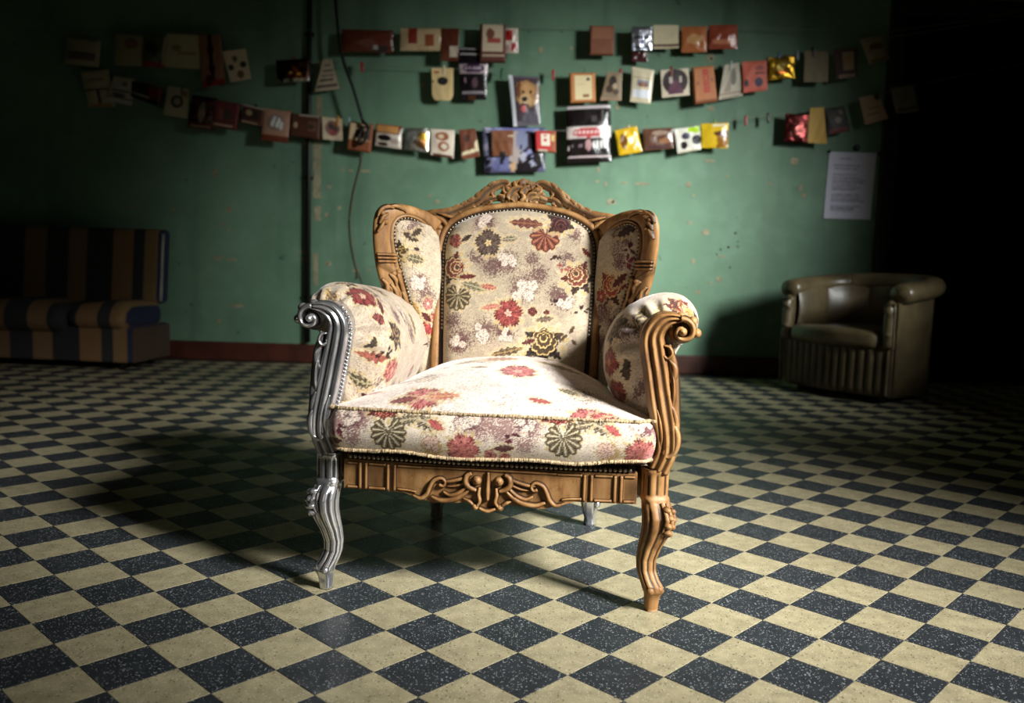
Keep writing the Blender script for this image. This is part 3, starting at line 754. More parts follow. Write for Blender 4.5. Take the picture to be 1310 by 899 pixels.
for e, fl_ in ((0, True), (NX - 1, False)):           # side boxing
    top = rows[:, e]; S_ = np.stack([np.c_[top[:, 0] + (1 if e else -1) * .006 * math.sin(math.pi * q), top[:, 1], .366 + (top[:, 2] - .366) * (1 - q)] for q in np.linspace(0, 1, 30)])
    mb.grid(S_, cf.at(S_[..., 1] * 1.0, S_[..., 2]), flip=not fl_)
bt = P[-1]; S_ = np.stack([np.c_[bt[:, 0], bt[:, 1] + .004, .366 + (bt[:, 2] - .366) * (1 - q)] for q in np.linspace(0, 1, 12)])
mb.grid(S_, np.tile(lin((200, 180, 150)), (12, NX, 1)))
mb.add([(-.38 + CX, -.03, .366), (.38 + CX, -.03, .366), (.29 + CX, .53, .366), (-.29 + CX, .53, .366)], [(0, 3, 2, 1)], lin((150, 130, 100)))
seat = mb.build('seat_cushion', fabric, ch)
def braid(path, r, name, parent, n=420):
    p = spl(path, n); jit = 1 + .35 * np.sin(np.arange(n) * 2.1) * .5 + .25 * npr.rand(n)
    p = p + npr.normal(0, r * .12, p.shape)
    return MB().tube(p, r * jit, 7).build(name, braid_m, parent)
edge = [(P[58 + 60, 0, 0], P[58 + 60, 0, 1], P[118, 0, 2])] + [tuple(P[57, i]) for i in (0, 4, 12, 40, 80, 120, 150, 180, 220, 260, 288, 296, 299)] + [tuple(P[118, -1])]
braid(edge, .0042, 'top_braid', seat, 620)
braid([tuple(P[0, i] + np.array([0, -.004, .002])) for i in (0, 5, 15, 40, 70, 110, 150, 190, 230, 260, 285, 294, 299)], .0042, 'bottom_braid', seat)
# seat frame and nail band ------------------------------------
MB().box((-.345 + CX, .02, .27), (.345 + CX, .60, .363), bev=.01).build('seat_frame', gimp_m, ch)
def apy(x): return -.012 - .016 * np.cos(np.pi * np.clip((np.asarray(x) - CX) / .74, -.5, .5))
xs = np.linspace(-.352, .352, 60) + CX
mb = MB().grid(np.stack([np.stack([xs, apy(xs) + .004, np.full(60, z)], -1) for z in (.340, .366)]))
mb.grid(np.stack([np.stack([xs, apy(xs) + .03, np.full(60, z)], -1) for z in (.340, .366)]), flip=True)
mb.build('gimp_band', gimp_m, ch)
nb = MB()
for x in np.arange(-.345, .346, .0118) + CX: nb.ball((x, float(apy(x)) - .003, .3485), (.0056, .005, .0056), nu=8, nv=5)
nb.build('nail_trim', brass, ch)['kind'] = 'stuff'
# carved front rail --------------------------------------------
ST = np.array([1., 0, 0]); NO = np.array([0., 0, 0])
def carve(mb, pts, wd, hg, plane, n=None, pw=1.0):
    """raised half-round carving along 2D pts (a,b) on plane(a,b)->(point, normal); edges keep dark stain"""
    pts = np.asarray(pts, float); n = n or max(10, 6 * len(pts)); p = spl(pts, n); k = len(pts)
    wd = np.interp(np.linspace(0, 1, n), np.linspace(0, 1, len(np.atleast_1d(wd))), np.atleast_1d(wd)); hg = np.interp(np.linspace(0, 1, n), np.linspace(0, 1, len(np.atleast_1d(hg))), np.atleast_1d(hg))
    T = np.gradient(p, axis=0); T /= np.linalg.norm(T, axis=1)[:, None] + 1e-9; B = np.stack([T[:, 1], -T[:, 0]], 1)
    m_ = 9; a = np.linspace(-1, 1, m_); hp = np.sqrt(np.clip(1 - a ** 2, 0, 1)) ** pw
    G = np.zeros((n, m_, 3)); K = np.zeros((n, m_, 3))
    for i in range(n):
        for j in range(m_):
            q = p[i] + B[i] * a[j] * wd[i] / 2; o_, nn = plane(*q)
            G[i, j] = np.array(o_) + np.array(nn) * (hp[j] * hg[i] - .0006)
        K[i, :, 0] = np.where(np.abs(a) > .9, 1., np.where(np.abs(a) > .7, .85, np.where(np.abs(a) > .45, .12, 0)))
    mb.grid(G, K)
    for e in (0, n - 1):
        b_ = mb.n - n * m_ + e * m_; mb.f.append(tuple(range(b_, b_ + m_)) if e else tuple(range(b_ + m_ - 1, b_ - 1, -1)))
    return mb
def blob(mb, a, b, ra, rb, h, plane, st=.0):
    o_, nn = plane(a, b); ex = np.array(plane(a + 1e-3, b)[0]) - np.array(o_); ex /= np.linalg.norm(ex); ez = np.cross(ex, nn)
    t = np.linspace(0, math.pi / 2, 5)[:, None]; f_ = np.linspace(0, 2 * math.pi, 14, endpoint=False)[None]
    G = np.array(o_) + (np.cos(t) * np.cos(f_))[..., None] * ex * ra + (np.cos(t) * np.sin(f_))[..., None] * ez * rb + (np.sin(t) * np.ones_like(f_))[..., None] * np.array(nn) * h
    K = np.zeros(G.shape); K[0, :, 0] = 1.; K[1, :, 0] = .6; K[..., 0] = np.maximum(K[..., 0], st)
    mb.grid(G, K, cu=True)
def bot(x):
    a = np.abs(np.asarray(x) - CX)
    return np.interp(a, [0, .012, .03, .05, .075, .11, .135, .15, .165, .185, .21, .36], [.232, .231, .240, .252, .2485, .246, .2445, .249, .2535, .258, .266, .266])
xs = np.linspace(-.358, .362, 130) + .002
front = np.stack([np.stack([xs, apy(xs), bot(xs) + (.340 - bot(xs)) * t], -1) for t in np.linspace(0, 1, 8)])
ax_ = np.abs(xs - CX); q_ = np.clip(.16 + .5 * (((ax_ > .253) & (ax_ < .302)) | (ax_ > .326)) + .25 * ((ax_ > .15) & (ax_ < .228)) + .22 * (ax_ < .13), 0, 1)
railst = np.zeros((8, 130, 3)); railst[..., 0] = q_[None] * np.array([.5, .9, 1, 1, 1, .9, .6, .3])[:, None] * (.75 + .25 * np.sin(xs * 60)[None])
back_ = front.copy(); back_[..., 1] = apy(xs)[None] + .032
mb = MB().grid(front, railst); mb.grid(back_, flip=True)
mb.grid(np.stack([front[0], back_[0]]), flip=True); mb.grid(np.stack([front[-1], back_[-1]]))
for e in (0, -1): mb.grid(np.stack([front[:, e], back_[:, e]]), flip=(e == -1))
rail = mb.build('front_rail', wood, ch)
def apl(x, z): return (x, float(apy(x)), z), (0, -1, 0)
mb = MB()
for s_ in (-1, 1):
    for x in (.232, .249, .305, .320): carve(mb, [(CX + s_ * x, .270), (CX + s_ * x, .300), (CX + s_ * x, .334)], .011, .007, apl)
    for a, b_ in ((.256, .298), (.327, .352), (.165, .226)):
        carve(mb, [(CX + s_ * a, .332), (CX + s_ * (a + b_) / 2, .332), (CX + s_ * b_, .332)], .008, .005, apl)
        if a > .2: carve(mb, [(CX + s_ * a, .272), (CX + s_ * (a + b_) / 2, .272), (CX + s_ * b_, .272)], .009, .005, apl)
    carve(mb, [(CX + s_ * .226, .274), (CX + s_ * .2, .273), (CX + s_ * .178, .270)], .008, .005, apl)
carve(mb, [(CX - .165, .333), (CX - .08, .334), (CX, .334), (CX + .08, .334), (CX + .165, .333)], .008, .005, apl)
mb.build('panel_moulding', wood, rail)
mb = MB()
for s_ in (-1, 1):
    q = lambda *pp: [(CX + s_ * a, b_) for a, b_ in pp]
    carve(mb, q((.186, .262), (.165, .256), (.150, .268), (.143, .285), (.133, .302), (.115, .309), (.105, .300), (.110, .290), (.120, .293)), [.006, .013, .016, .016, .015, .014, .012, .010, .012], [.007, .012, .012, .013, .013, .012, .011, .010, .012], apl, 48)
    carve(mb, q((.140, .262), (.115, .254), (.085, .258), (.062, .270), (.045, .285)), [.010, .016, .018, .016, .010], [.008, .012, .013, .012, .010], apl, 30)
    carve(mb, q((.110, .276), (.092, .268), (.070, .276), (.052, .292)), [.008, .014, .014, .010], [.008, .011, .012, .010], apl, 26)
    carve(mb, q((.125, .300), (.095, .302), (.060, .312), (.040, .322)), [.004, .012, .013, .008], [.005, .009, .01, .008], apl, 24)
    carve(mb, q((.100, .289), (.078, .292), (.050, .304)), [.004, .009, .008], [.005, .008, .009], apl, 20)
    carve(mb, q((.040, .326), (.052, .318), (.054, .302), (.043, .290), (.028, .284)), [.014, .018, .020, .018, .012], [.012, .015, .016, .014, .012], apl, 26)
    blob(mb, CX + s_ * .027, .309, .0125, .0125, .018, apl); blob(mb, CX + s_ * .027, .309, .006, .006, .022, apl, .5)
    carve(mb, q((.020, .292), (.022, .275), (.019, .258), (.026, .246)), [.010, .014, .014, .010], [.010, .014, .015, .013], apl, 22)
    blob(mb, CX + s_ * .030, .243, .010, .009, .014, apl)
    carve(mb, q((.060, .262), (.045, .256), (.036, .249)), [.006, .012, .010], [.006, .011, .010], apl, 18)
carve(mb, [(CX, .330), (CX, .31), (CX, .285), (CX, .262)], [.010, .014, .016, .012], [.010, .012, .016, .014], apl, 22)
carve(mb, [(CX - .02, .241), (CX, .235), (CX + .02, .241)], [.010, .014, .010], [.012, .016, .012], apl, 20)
mb.build('carved_shell', wood, rail)
# side and rear rails
for s_ in (-1, 1):
    a, b_ = np.array([CX + s_ * .385, .05]), np.array([CX + s_ * .255, .64]); d = (b_ - a) / np.linalg.norm(b_ - a); nn = np.array([d[1], -d[0]]) * .014
    V = [(*(p_ + k * nn), z) for z in (.265, .345) for p_, k in ((a, -1), (b_, -1), (b_, 1), (a, 1))]
    MB().add(V, [(0, 1, 2, 3)[::-1], (4, 5, 6, 7), (0, 1, 5, 4), (1, 2, 6, 5), (2, 3, 7, 6), (3, 0, 4, 7)]).build('side_rail', wood, ch, False)
MB().box((-.25 + CX, .635, .27), (.25 + CX, .665, .345), bev=.006).build('rear_rail', wood, ch)

# front legs --------------------------------------------------
def xs_ring(cx, cy, z, rx, ry, ridge, n=96, ph=0.0, s=1):
    a = np.linspace(0, 2 * math.pi, n, endpoint=False); c, q = np.cos(a), np.sin(a)
    e = .62; r = (np.abs(c) ** (2 / e) + np.abs(q) ** (2 / e)) ** (-e / 2)
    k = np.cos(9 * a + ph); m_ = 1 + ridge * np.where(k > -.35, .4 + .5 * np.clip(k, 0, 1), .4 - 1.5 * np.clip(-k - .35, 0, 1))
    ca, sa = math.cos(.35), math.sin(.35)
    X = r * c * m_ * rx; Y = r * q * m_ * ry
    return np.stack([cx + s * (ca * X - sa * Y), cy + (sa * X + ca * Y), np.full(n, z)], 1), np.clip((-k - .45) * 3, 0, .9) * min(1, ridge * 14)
LEG = [  # z, centre x, centre y, half width, ridge
    (.352, .404, .018, .0315, .0), (.346, .404, .018, .0325, .0), (.340, .404, .018, .030, .02), (.335, .404, .018, .0285, .07), (.31, .404, .018, .0285, .08), (.290, .404, .018, .0285, .07), (.285, .404, .018, .030, .0), (.280, .404, .017, .0335, .0), (.275, .405, .016, .0335, .0), (.270, .407, .013, .031, .03),
    (.255, .411, .004, .033, .08), (.235, .414, -.002, .034, .09), (.210, .412, -.003, .032, .09), (.185, .406, .001, .029, .09), (.155, .397, .008, .0245, .09), (.125, .391, .012, .0215, .09), (.100, .392, .010, .0205, .09), (.080, .399, .003, .0215, .08), (.065, .407, -.003, .0235, .06),
    (.052, .411, -.004, .024, .02), (.044, .410, -.001, .0195, .0), (.03, .408, .003, .0172, .0), (.012, .408, .004, .0158, .0), (.0, .408, .004, .015, .0)]
Lp = np.array(LEG)
for s_, m_, lab in ((-1, silver, 'silver painted cabriole leg'), (1, wood, 'bare wooden cabriole leg')):
    zz = np.concatenate([np.linspace(.352, .27, 26), np.linspace(.266, .05, 60), np.linspace(.046, 0, 8)])
    R = []; K = []
    for z in zz:
        v = [np.interp(-z, -Lp[:, 0], Lp[:, k]) for k in (1, 2, 3, 4)]
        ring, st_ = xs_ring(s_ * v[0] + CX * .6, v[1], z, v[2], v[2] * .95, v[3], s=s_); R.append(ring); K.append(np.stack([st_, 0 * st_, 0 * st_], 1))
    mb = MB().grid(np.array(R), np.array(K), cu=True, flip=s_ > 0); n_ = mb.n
    mb.f.append(tuple(range(96)) if s_ < 0 else tuple(range(95, -1, -1))); mb.f.append(tuple(range(n_ - 96, n_)))
    leg = mb.build('front_leg', m_, ch); leg['label'] = lab
    def kpl(a, b_, s_=s_):       # outer-front face of the knee
        v = [np.interp(-b_, -Lp[:, 0], Lp[:, k]) for k in (1, 2, 3)]
        t = a / .034; c_, q_ = math.cos(t - .5), math.sin(t - .5)
        return (s_ * (v[0] + v[2] * .98 * c_) + CX * .6, v[1] + v[2] * .98 * q_, b_), (s_ * c_, q_, 0)
    mb = MB()
    for a, z0, z1, ww in ((-.022, .272, .205, .017), (-.008, .270, .185, .018), (.008, .268, .195, .016)):
        carve(mb, [(a, z0), (a + .004, (z0 + z1) / 2), (a - .002, z1)], [.008, ww, .006], [.006, .013, .005], kpl, 22)
    for i, z in enumerate((.258, .240, .222, .204)):
        blob(mb, -.015 + .004 * (i % 2), z, .011, .009, .017, kpl); blob(mb, .004 - .003 * (i % 2), z - .006, .009, .009, .015, kpl)
    mb.build('knee_carving', m_, leg)
    mb = MB()
    def tpl(a, b_, s_=s_): return (s_ * (.403 + a) + CX * .6, -.026, b_), (-.15 * s_, -.98, .1)
    blob(mb, 0, .057, .0105, .0105, .010, tpl, .15)
    mb.ball((s_ * .424 + CX * .6, -.012, .058), (.011, .012, .010), nu=10, nv=7)
    mb.build('toe_scroll', m_, leg)
# back legs
for s_ in (-1, 1):
    path = spl([(s_ * .250 + CX, .635, .35), (s_ * .252 + CX, .632, .25), (s_ * .247 + CX, .638, .15), (s_ * .247 + CX, .65, .07), (s_ * .249 + CX, .662, .028), (s_ * .250 + CX, .666, 0)], 30)
    rr = np.interp(np.linspace(0, 1, 30), [0, .5, .72, .85, .93, 1], [.034, .034, .029, .022, .017, .019])
    lg = MB().tube(path, rr, 24, prof=lambda a: 1 + .07 * np.cos(6 * a), up=(0, 1, 0)).build('back_leg', silver, ch); lg['label'] = 'silver painted rear leg'
    mb = MB()
    for i, z in enumerate((.13, .105, .08)): mb.ball((s_ * .27 + CX, .62 + i * .004, z), (.012, .013, .014))
    mb.build('knee_carving', silver, lg)

# arm supports -------------------------------------------------
POST = [(.440, .716), (.414, .714), (.391, .700), (.378, .672), (.382, .635), (.391, .590), (.399, .545), (.408, .500), (.416, .460), (.421, .425), (.421, .395), (.413, .368), (.405, .348)]
for s_, m_, lab in ((-1, silver, 'silver painted arm support'), (1, wood, 'bare wooden arm support')):
    p = spl([(a, b_) for a, b_ in POST], 90); T = np.gradient(p, axis=0); T /= np.linalg.norm(T, axis=1)[:, None]; B = np.stack([T[:, 1], -T[:, 0]], 1)   # B points inward (-x)
    if B[45, 0] > 0: B = -B
    wd = np.interp(np.linspace(0, 1, 90), [0, .1, .25, .6, .85, 1], [.020, .044, .060, .064, .056, .054])
    a = np.linspace(-1, 1, 33)
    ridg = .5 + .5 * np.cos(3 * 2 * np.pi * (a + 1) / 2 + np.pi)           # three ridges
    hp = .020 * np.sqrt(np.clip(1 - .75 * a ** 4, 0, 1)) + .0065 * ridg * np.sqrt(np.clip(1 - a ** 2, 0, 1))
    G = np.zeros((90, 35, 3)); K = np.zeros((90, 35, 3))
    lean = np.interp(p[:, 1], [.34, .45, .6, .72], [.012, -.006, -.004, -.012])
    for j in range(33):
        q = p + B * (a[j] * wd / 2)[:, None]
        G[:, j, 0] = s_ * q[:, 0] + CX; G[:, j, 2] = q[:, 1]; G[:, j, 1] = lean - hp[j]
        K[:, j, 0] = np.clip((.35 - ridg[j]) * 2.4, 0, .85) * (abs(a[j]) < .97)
    for j, aj in ((33, 1), (34, -1)):
        q = p + B * (aj * wd / 2)[:, None]; G[:, j, 0] = s_ * q[:, 0] + CX; G[:, j, 2] = q[:, 1]; G[:, j, 1] = lean + .05
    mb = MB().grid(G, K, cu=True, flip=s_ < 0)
    for e in (0, 89): b_ = e * 35; mb.f.append(tuple(range(b_, b_ + 35)))
    post = mb.build('arm_support', m_, ch); post['label'] = lab
    def ppl(a_, b_, s_=s_): return (s_ * a_ + CX, float(np.interp(b_, [.34, .45, .6, .72], [.012, -.006, -.004, -.012])) - .006, b_), (0, -1, 0)
    mb = MB()
    th = np.linspace(0, 4.1 * math.pi / 2, 40)
    sp = [(.4455 + (.0305 - .0036 * t) * math.cos(1.75 + -t), .6865 + (.0305 - .0036 * t) * math.sin(1.75 - t)) for t in th]
    carve(mb, sp, [.020, .019, .017, .014], [.026, .025, .023, .022], ppl, 60)
    blob(mb, .4455, .6865, .013, .013, .030, ppl)
    mb.ball((s_ * .4455 + CX, .012, .6865), (.032, .034, .032), nu=18, nv=12)
    for t in (.2, 1.1, 2.0, 2.9): mb.ball((s_ * (.4455 + .034 * math.cos(t - .3)) + CX, -.012, .6865 + .034 * math.sin(t - .3)), (.012, .018, .012))
    mb.build('scroll', m_, post)
    mb = MB()
    # carved run of leaves down the outer edge
    carve(mb, [(.417, .655), (.428, .61), (.433, .56), (.437, .50), (.441, .45), (.438, .41), (.428, .385)], [.012, .026, .030, .030, .028, .026, .014], [.012, .013, .013, .013, .013, .013, .010], ppl, 50, .5)
    carve(mb, [(.405, .652), (.418, .648), (.424, .634), (.415, .622), (.405, .628)], [.008, .012, .014, .012, .010], [.016, .02, .021, .02, .018], ppl, 26)
    carve(mb, [(.418, .62), (.432, .600), (.430, .575), (.417, .560)], [.010, .022, .024, .010], [.012, .017, .017, .012], ppl, 26)
    carve(mb, [(.424, .600), (.431, .570), (.433, .535), (.430, .500)], [.006, .012, .014, .008], [.012, .02, .02, .012], ppl, 24)
    carve(mb, [(.412, .520), (.430, .505), (.440, .480), (.441, .455)], [.008, .018, .022, .014], [.012, .018, .018, .014], ppl, 24)
    carve(mb, [(.430, .475), (.443, .450), (.447, .420), (.440, .395), (.424, .385), (.416, .397), (.422, .408)], [.010, .020, .024, .022, .018, .014, .012], [.012, .018, .020, .020, .02, .02, .02], ppl, 40)
    carve(mb, [(.396, .500), (.404, .470), (.409, .430), (.407, .400)], [.006, .012, .012, .006], [.016, .022, .022, .014], ppl, 24)
    mb.build('carved_leaf', m_, post)
    if s_ < 0:
        mb = MB()
        for i in range(12, 74, 2):
            q = p[i] + B[i] * (wd[i] / 2 + .002); mb.ball((s_ * q[0] + CX, lean[i] - .008, q[1]), .0052, nu=8, nv=6)
        b_ = mb.build('bead_edge', silver, post); b_['kind'] = 'stuff'

# arm pads ------------------------------------------------------
ARM = [(.335, .375), (.320, .44), (.288, .51), (.268, .575), (.274, .645), (.298, .70), (.332, .738), (.375, .762), (.42, .772), (.462, .764), (.492, .735), (.502, .698), (.490, .665), (.462, .645), (.442, .60), (.436, .50), (.434, .42), (.434, .375), (.385, .368)]
poly = splc(ARM, 230); arc = np.concatenate([[0], np.cumsum(np.linalg.norm(np.diff(poly, axis=0), axis=1))])
ctr = np.array([.425, .66])
AY = np.concatenate([.006 + .17 * (1 - np.cos(np.linspace(0, 1, 70) * np.pi / 2)), np.linspace(.18, .545, 110)])
ASC = np.maximum(.03, np.sqrt(np.clip(1 - (1 - np.clip((AY - .006) / .17, 0, 1)) ** 2.2, 0, 1)))
AV = np.concatenate([[0], np.cumsum(np.hypot(np.diff(AY), np.diff(ASC) * .15))])
def vof(y): return float(np.interp(y, AY, AV))
for s_ in (-1, 1):
    cv, r = arm_canvas(31 + s_, s_)
    def am(x, y):                                      # canvas coordinate of cross-section point (nearest) at depth y
        return float(arc[np.argmin(np.hypot(poly[:, 0] - x, poly[:, 1] - y))])
    if s_ < 0:
        a = am(.345, .745); cv.flower(a, vof(.10), .050, 7, (116, 28, 36), (160, 56, 58), (206, 180, 150), .3); cv.leaf(a + .075, vof(.05), .05, .02, .9, (120, 76, 50), (214, 190, 120)); cv.leaf(a - .05, vof(.13), .03, .012, .6, WINE, RED)
        a = am(.275, .64); cv.peony(a, vof(.15), .045, .4, DKB, (190, 160, 120), (40, 28, 26)); cv.flower(a + .05, vof(.09), .022, 5, RED, PNK, WINE)
        a = am(.272, .56); cv.leaf(a, vof(.06), .055, .018, 1.3, (140, 76, 56), PNK); cv.flower(a - .02, vof(.13), .038, 6, (176, 82, 82), (216, 150, 134), (226, 180, 150)); cv.leaf(a + .045, vof(.05), .032, .012, .6, DKB, OLV); cv.sprig(a + .02, vof(.09), .03, DKB)
        a = am(.31, .47); cv.leaf(a, vof(.05), .045, .022, 1.0, OLV, (200, 190, 150)); cv.sprig(a - .03, vof(.09), .03, WINE); cv.peony(am(.41, .772), vof(.14), .036, 0., (110, 70, 50), (210, 190, 150)); cv.leaf(am(.46, .765), vof(.03), .04, .02, 1.0, WINE, (190, 150, 100)); cv.peony(am(.47, .76), vof(.10), .03, 1., DKB, (190, 160, 120))
    else:
        a = am(.44, .77); cv.peony(a + .01, vof(.06), .052, 0.1, (116, 30, 38), (214, 180, 124), (90, 38, 32)); cv.leaf(a + .07, vof(.05), .05, .02, -.6, (160, 116, 50), (220, 190, 110)); cv.leaf(a + .09, vof(.09), .04, .018, .4, DKB, WINE)
        cv.flower(a + .11, vof(.05), .026, 5, (160, 72, 74), (214, 144, 134), (120, 50, 40)); cv.leaf(a - .07, vof(.03), .05, .02, 1.3, (200, 172, 112), (230, 214, 176))
        a = am(.285, .68); cv.peony(a, vof(.12), .055, .2, DKB, (180, 150, 86), (36, 26, 24)); cv.leaf(a + .06, vof(.06), .05, .02, .5, OLV, (200, 180, 120)); cv.stip(a, vof(.06), .06)
        a = am(.27, .59); cv.flower(a, vof(.10), .045, 6, (122, 40, 40), (170, 84, 70), (190, 140, 104)); a = am(.29, .5); cv.flower(a, vof(.1), .045, 6, (140, 56, 52), PNK, (200, 150, 110)); cv.leaf(a + .05, vof(.05), .04, .02, 0, DKB, OLV)
    for _ in range(9):
        k = r.random(); x, y, q = r.uniform(0, .9), r.uniform(.30, .64), r.uniform(.025, .045)
        (cv.flower(x, y, q, 6, RED) if k < .3 else cv.peony(x, y, q, r.uniform(0, 6), RED if k < .5 else DKB) if k < .65 else cv.fan(x, y, q, r.uniform(0, 6), OLV, (200, 190, 150)) if k < .8 else cv.leaf(x, y, q * 1.3, q * .5, r.uniform(0, 3), OLV))
    ys = AY
    R = []; K = []
    for y in ys:
        t = np.clip((y - .006) / .17, 0, 1); sc = max(.03, math.sqrt(max(0, 1 - (1 - t) ** 2.2)))
        d = poly - ctr; th = np.arctan2(d[:, 1], d[:, 0])
        pl = 1 + .06 * np.sin(15 * th) * np.exp(-((t - .28) / .2) ** 2) * (np.sin(th) > -.6)
        q = ctr + d * (sc * pl)[:, None]
        low = np.clip(y - .15, 0, 1) * .07
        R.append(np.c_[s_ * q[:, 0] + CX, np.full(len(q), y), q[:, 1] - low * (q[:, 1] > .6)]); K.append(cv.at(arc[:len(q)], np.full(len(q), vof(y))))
    mb = MB().grid(np.array(R), np.array(K), cu=True, flip=s_ < 0)
    mb.f.append(tuple(range(230))); mb.f.append(tuple(range(mb.n - 230, mb.n)))
    mb.build('arm_pad', fabric, ch)

# back: panel, stiles, crest ------------------------------------
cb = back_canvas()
def by(z): return .535 + (np.asarray(z) - .5) * .215
ZH = np.array([[.46, .214], [.5, .216], [.6, .221], [.72, .226], [.84, .230], [.88, .229], [.913, .222], [.935, .209], [.951, .190], [.966, .160], [.976, .130], [.984, .090], [.990, .050], [.9935, .012], [.994, 0.0]])
zz = np.concatenate([np.linspace(.46, .90, 190), np.linspace(.90, .994, 70)[1:]]); u = np.linspace(-1, 1, 210)
hw = np.interp(zz, ZH[:, 0], ZH[:, 1]); X = u[None] * hw[:, None]; Z = zz[:, None] + 0 * X
edge_d = np.minimum(np.clip((1 - np.abs(u))[None] * hw[:, None] / .05, 0, 1), np.clip((.994 - Z) / .05, 0, 1)); bul = .045 * np.sqrt(1 - (1 - edge_d) ** 2) + .012 * (1 - u[None] ** 2)
Pn = np.stack([X + CX, by(Z) - bul, Z], -1)
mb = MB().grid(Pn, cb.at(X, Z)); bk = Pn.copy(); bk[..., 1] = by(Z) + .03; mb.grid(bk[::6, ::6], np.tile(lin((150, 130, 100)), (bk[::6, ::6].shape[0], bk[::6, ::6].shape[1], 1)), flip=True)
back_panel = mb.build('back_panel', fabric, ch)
out = np.array([(-h, z) for z, h in ZH[:, :]] + [(h, z) for z, h in ZH[::-1][1:]])      # outline left-bottom > top > right-bottom
def arch(off, n=140):
    p = spl(out, n); T = np.gradient(p, axis=0); T /= np.linalg.norm(T, axis=1)[:, None]; return p + np.stack([-T[:, 1], T[:, 0]], 1) * off
g = arch(.004); MB().tube(np.c_[g[:, 0] + CX, by(g[:, 1]) - .006, g[:, 1]], .009, 8).build('gimp_band', gimp_m, back_panel)
nb = MB(); g = arch(.001, 400); L_ = np.concatenate([[0], np.cumsum(np.linalg.norm(np.diff(g, axis=0), axis=1))])
for l in np.arange(.0, L_[-1], .0112):
    x, z = np.interp(l, L_, g[:, 0]), np.interp(l, L_, g[:, 1])
    if z > .62: nb.ball((x + CX, float(by(z)) - .014, z), (.0048, .0042, .0048), nu=8, nv=5)
nb.build('nail_trim', brass, back_panel)['kind'] = 'stuff'
def stripmesh(p2, wdt, y0, y1, mat_, name, parent, ridge=True):
    """flat moulded member following p2 (x,z) in the leaning back plane"""
    n_ = len(p2); T = np.gradient(p2, axis=0); T /= np.linalg.norm(T, axis=1)[:, None]; B = np.stack([-T[:, 1], T[:, 0]], 1)
    wdt = np.broadcast_to(np.asarray(wdt, float), (n_,)); a = np.linspace(-1, 1, 11)
    h = np.array([0, .7, .95, 1, .85, .8, .85, 1, .95, .7, 0]) if ridge else np.sqrt(np.clip(1 - a ** 2, 0, 1))
    stn = np.array([.8, .2, 0, 0, .5, .75, .5, 0, 0, .2, .8]) if ridge else np.array([.8, .3] + [0] * 7 + [.3, .8])
    G = np.zeros((n_, 13, 3)); K = np.zeros((n_, 13, 3))
    for j in range(11):
        q = p2 + B * (a[j] * wdt / 2)[:, None]; G[:, j] = np.c_[q[:, 0] + CX, by(q[:, 1]) + y0 - h[j] * .016, q[:, 1]]; K[:, j, 0] = stn[j]
    for j, aj in ((11, 1), (12, -1)):
        q = p2 + B * (aj * wdt / 2)[:, None]; G[:, j] = np.c_[q[:, 0] + CX, by(q[:, 1]) + y1, q[:, 1]]
    mb = MB().grid(G, K, cu=True, flip=True); mb.f.append(tuple(range(13))); mb.f.append(tuple(range(mb.n - 13, mb.n)))
    return mb.build(name, mat_, parent)
for s_ in (-1, 1):
    q = spl([(s_ * .236, .36), (s_ * .240, .5), (s_ * .247, .72), (s_ * .252, .86), (s_ * .256, .95)], 40)
    stripmesh(q if s_ < 0 else q[::-1], .030, .0, .035, wood, 'back_stile', ch, False)
g = arch(.0165, 200); k = g[:, 1] > .86
crest = stripmesh(g[k], .022, -.004, .034, wood, 'crest_rail', ch, False)
def bpl(a, b_): return (a + CX, float(by(b_)) - .002, b_), (0, -.977, .21)
def loop3(mb, pts, r, n=40, yo=0.0):
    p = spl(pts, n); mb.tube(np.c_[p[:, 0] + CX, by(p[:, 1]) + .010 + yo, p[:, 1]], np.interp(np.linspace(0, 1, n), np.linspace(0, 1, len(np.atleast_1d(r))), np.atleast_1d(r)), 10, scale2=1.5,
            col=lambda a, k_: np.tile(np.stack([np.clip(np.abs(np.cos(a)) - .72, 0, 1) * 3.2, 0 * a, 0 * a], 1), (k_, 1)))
mb = MB()
for s_ in (-1, 1):
    q = lambda *pp: [(s_ * a, b_) for a, b_ in pp]
    # outer swept rail from the wing up to the shell
    loop3(mb, q((.305, .962), (.27, .968), (.232, .977), (.20, .990), (.172, 1.003), (.148, 1.016), (.130, 1.030)), [.016, .017, .015, .012, .011, .011, .010], 44)
    # upper C scroll framing the piercing
    loop3(mb, q((.148, 1.014), (.132, 1.026), (.120, 1.042), (.104, 1.057), (.084, 1.069), (.062, 1.078), (.048, 1.074), (.050, 1.060), (.060, 1.056)), [.010, .012, .012, .011, .010, .010, .009, .008, .007], 52)
    loop3(mb, q((.128, 1.012), (.108, 1.022), (.092, 1.030), (.070, 1.030), (.050, 1.028)), [.006, .008, .007, .006, .007], 30)
    loop3(mb, q((.104, 1.000), (.100, 1.014), (.108, 1.026)), [.006, .007, .006], 16)
    loop3(mb, q((.046, 1.006), (.048, 1.026), (.056, 1.046), (.054, 1.066)), [.008, .010, .010, .007], 26)
    loop3(mb, q((.090, 1.055), (.094, 1.042), (.092, 1.030)), [.006, .006, .006], 14)
    loop3(mb, q((.150, .995), (.155, 1.006), (.152, 1.016)), [.006, .007, .006], 14)
    loop3(mb, q((.19, .972), (.195, .984), (.188, .994)), [.007, .008, .006], 14)
    for a, b_, ra in ((.135, 1.036, .013), (.116, 1.051, .013), (.096, 1.067, .013), (.158, 1.017, .013), (.178, 1.005, .012), (.205, .993, .012), (.235, .982, .012)):
        loop3(mb, q((a + ra, b_ - ra * .75), (a + .002, b_ + .002), (a - ra * .6, b_ + ra * .75), (a - ra, b_ + ra * .35)), [.004, .0078, .0066, .0035], 16, -.004)
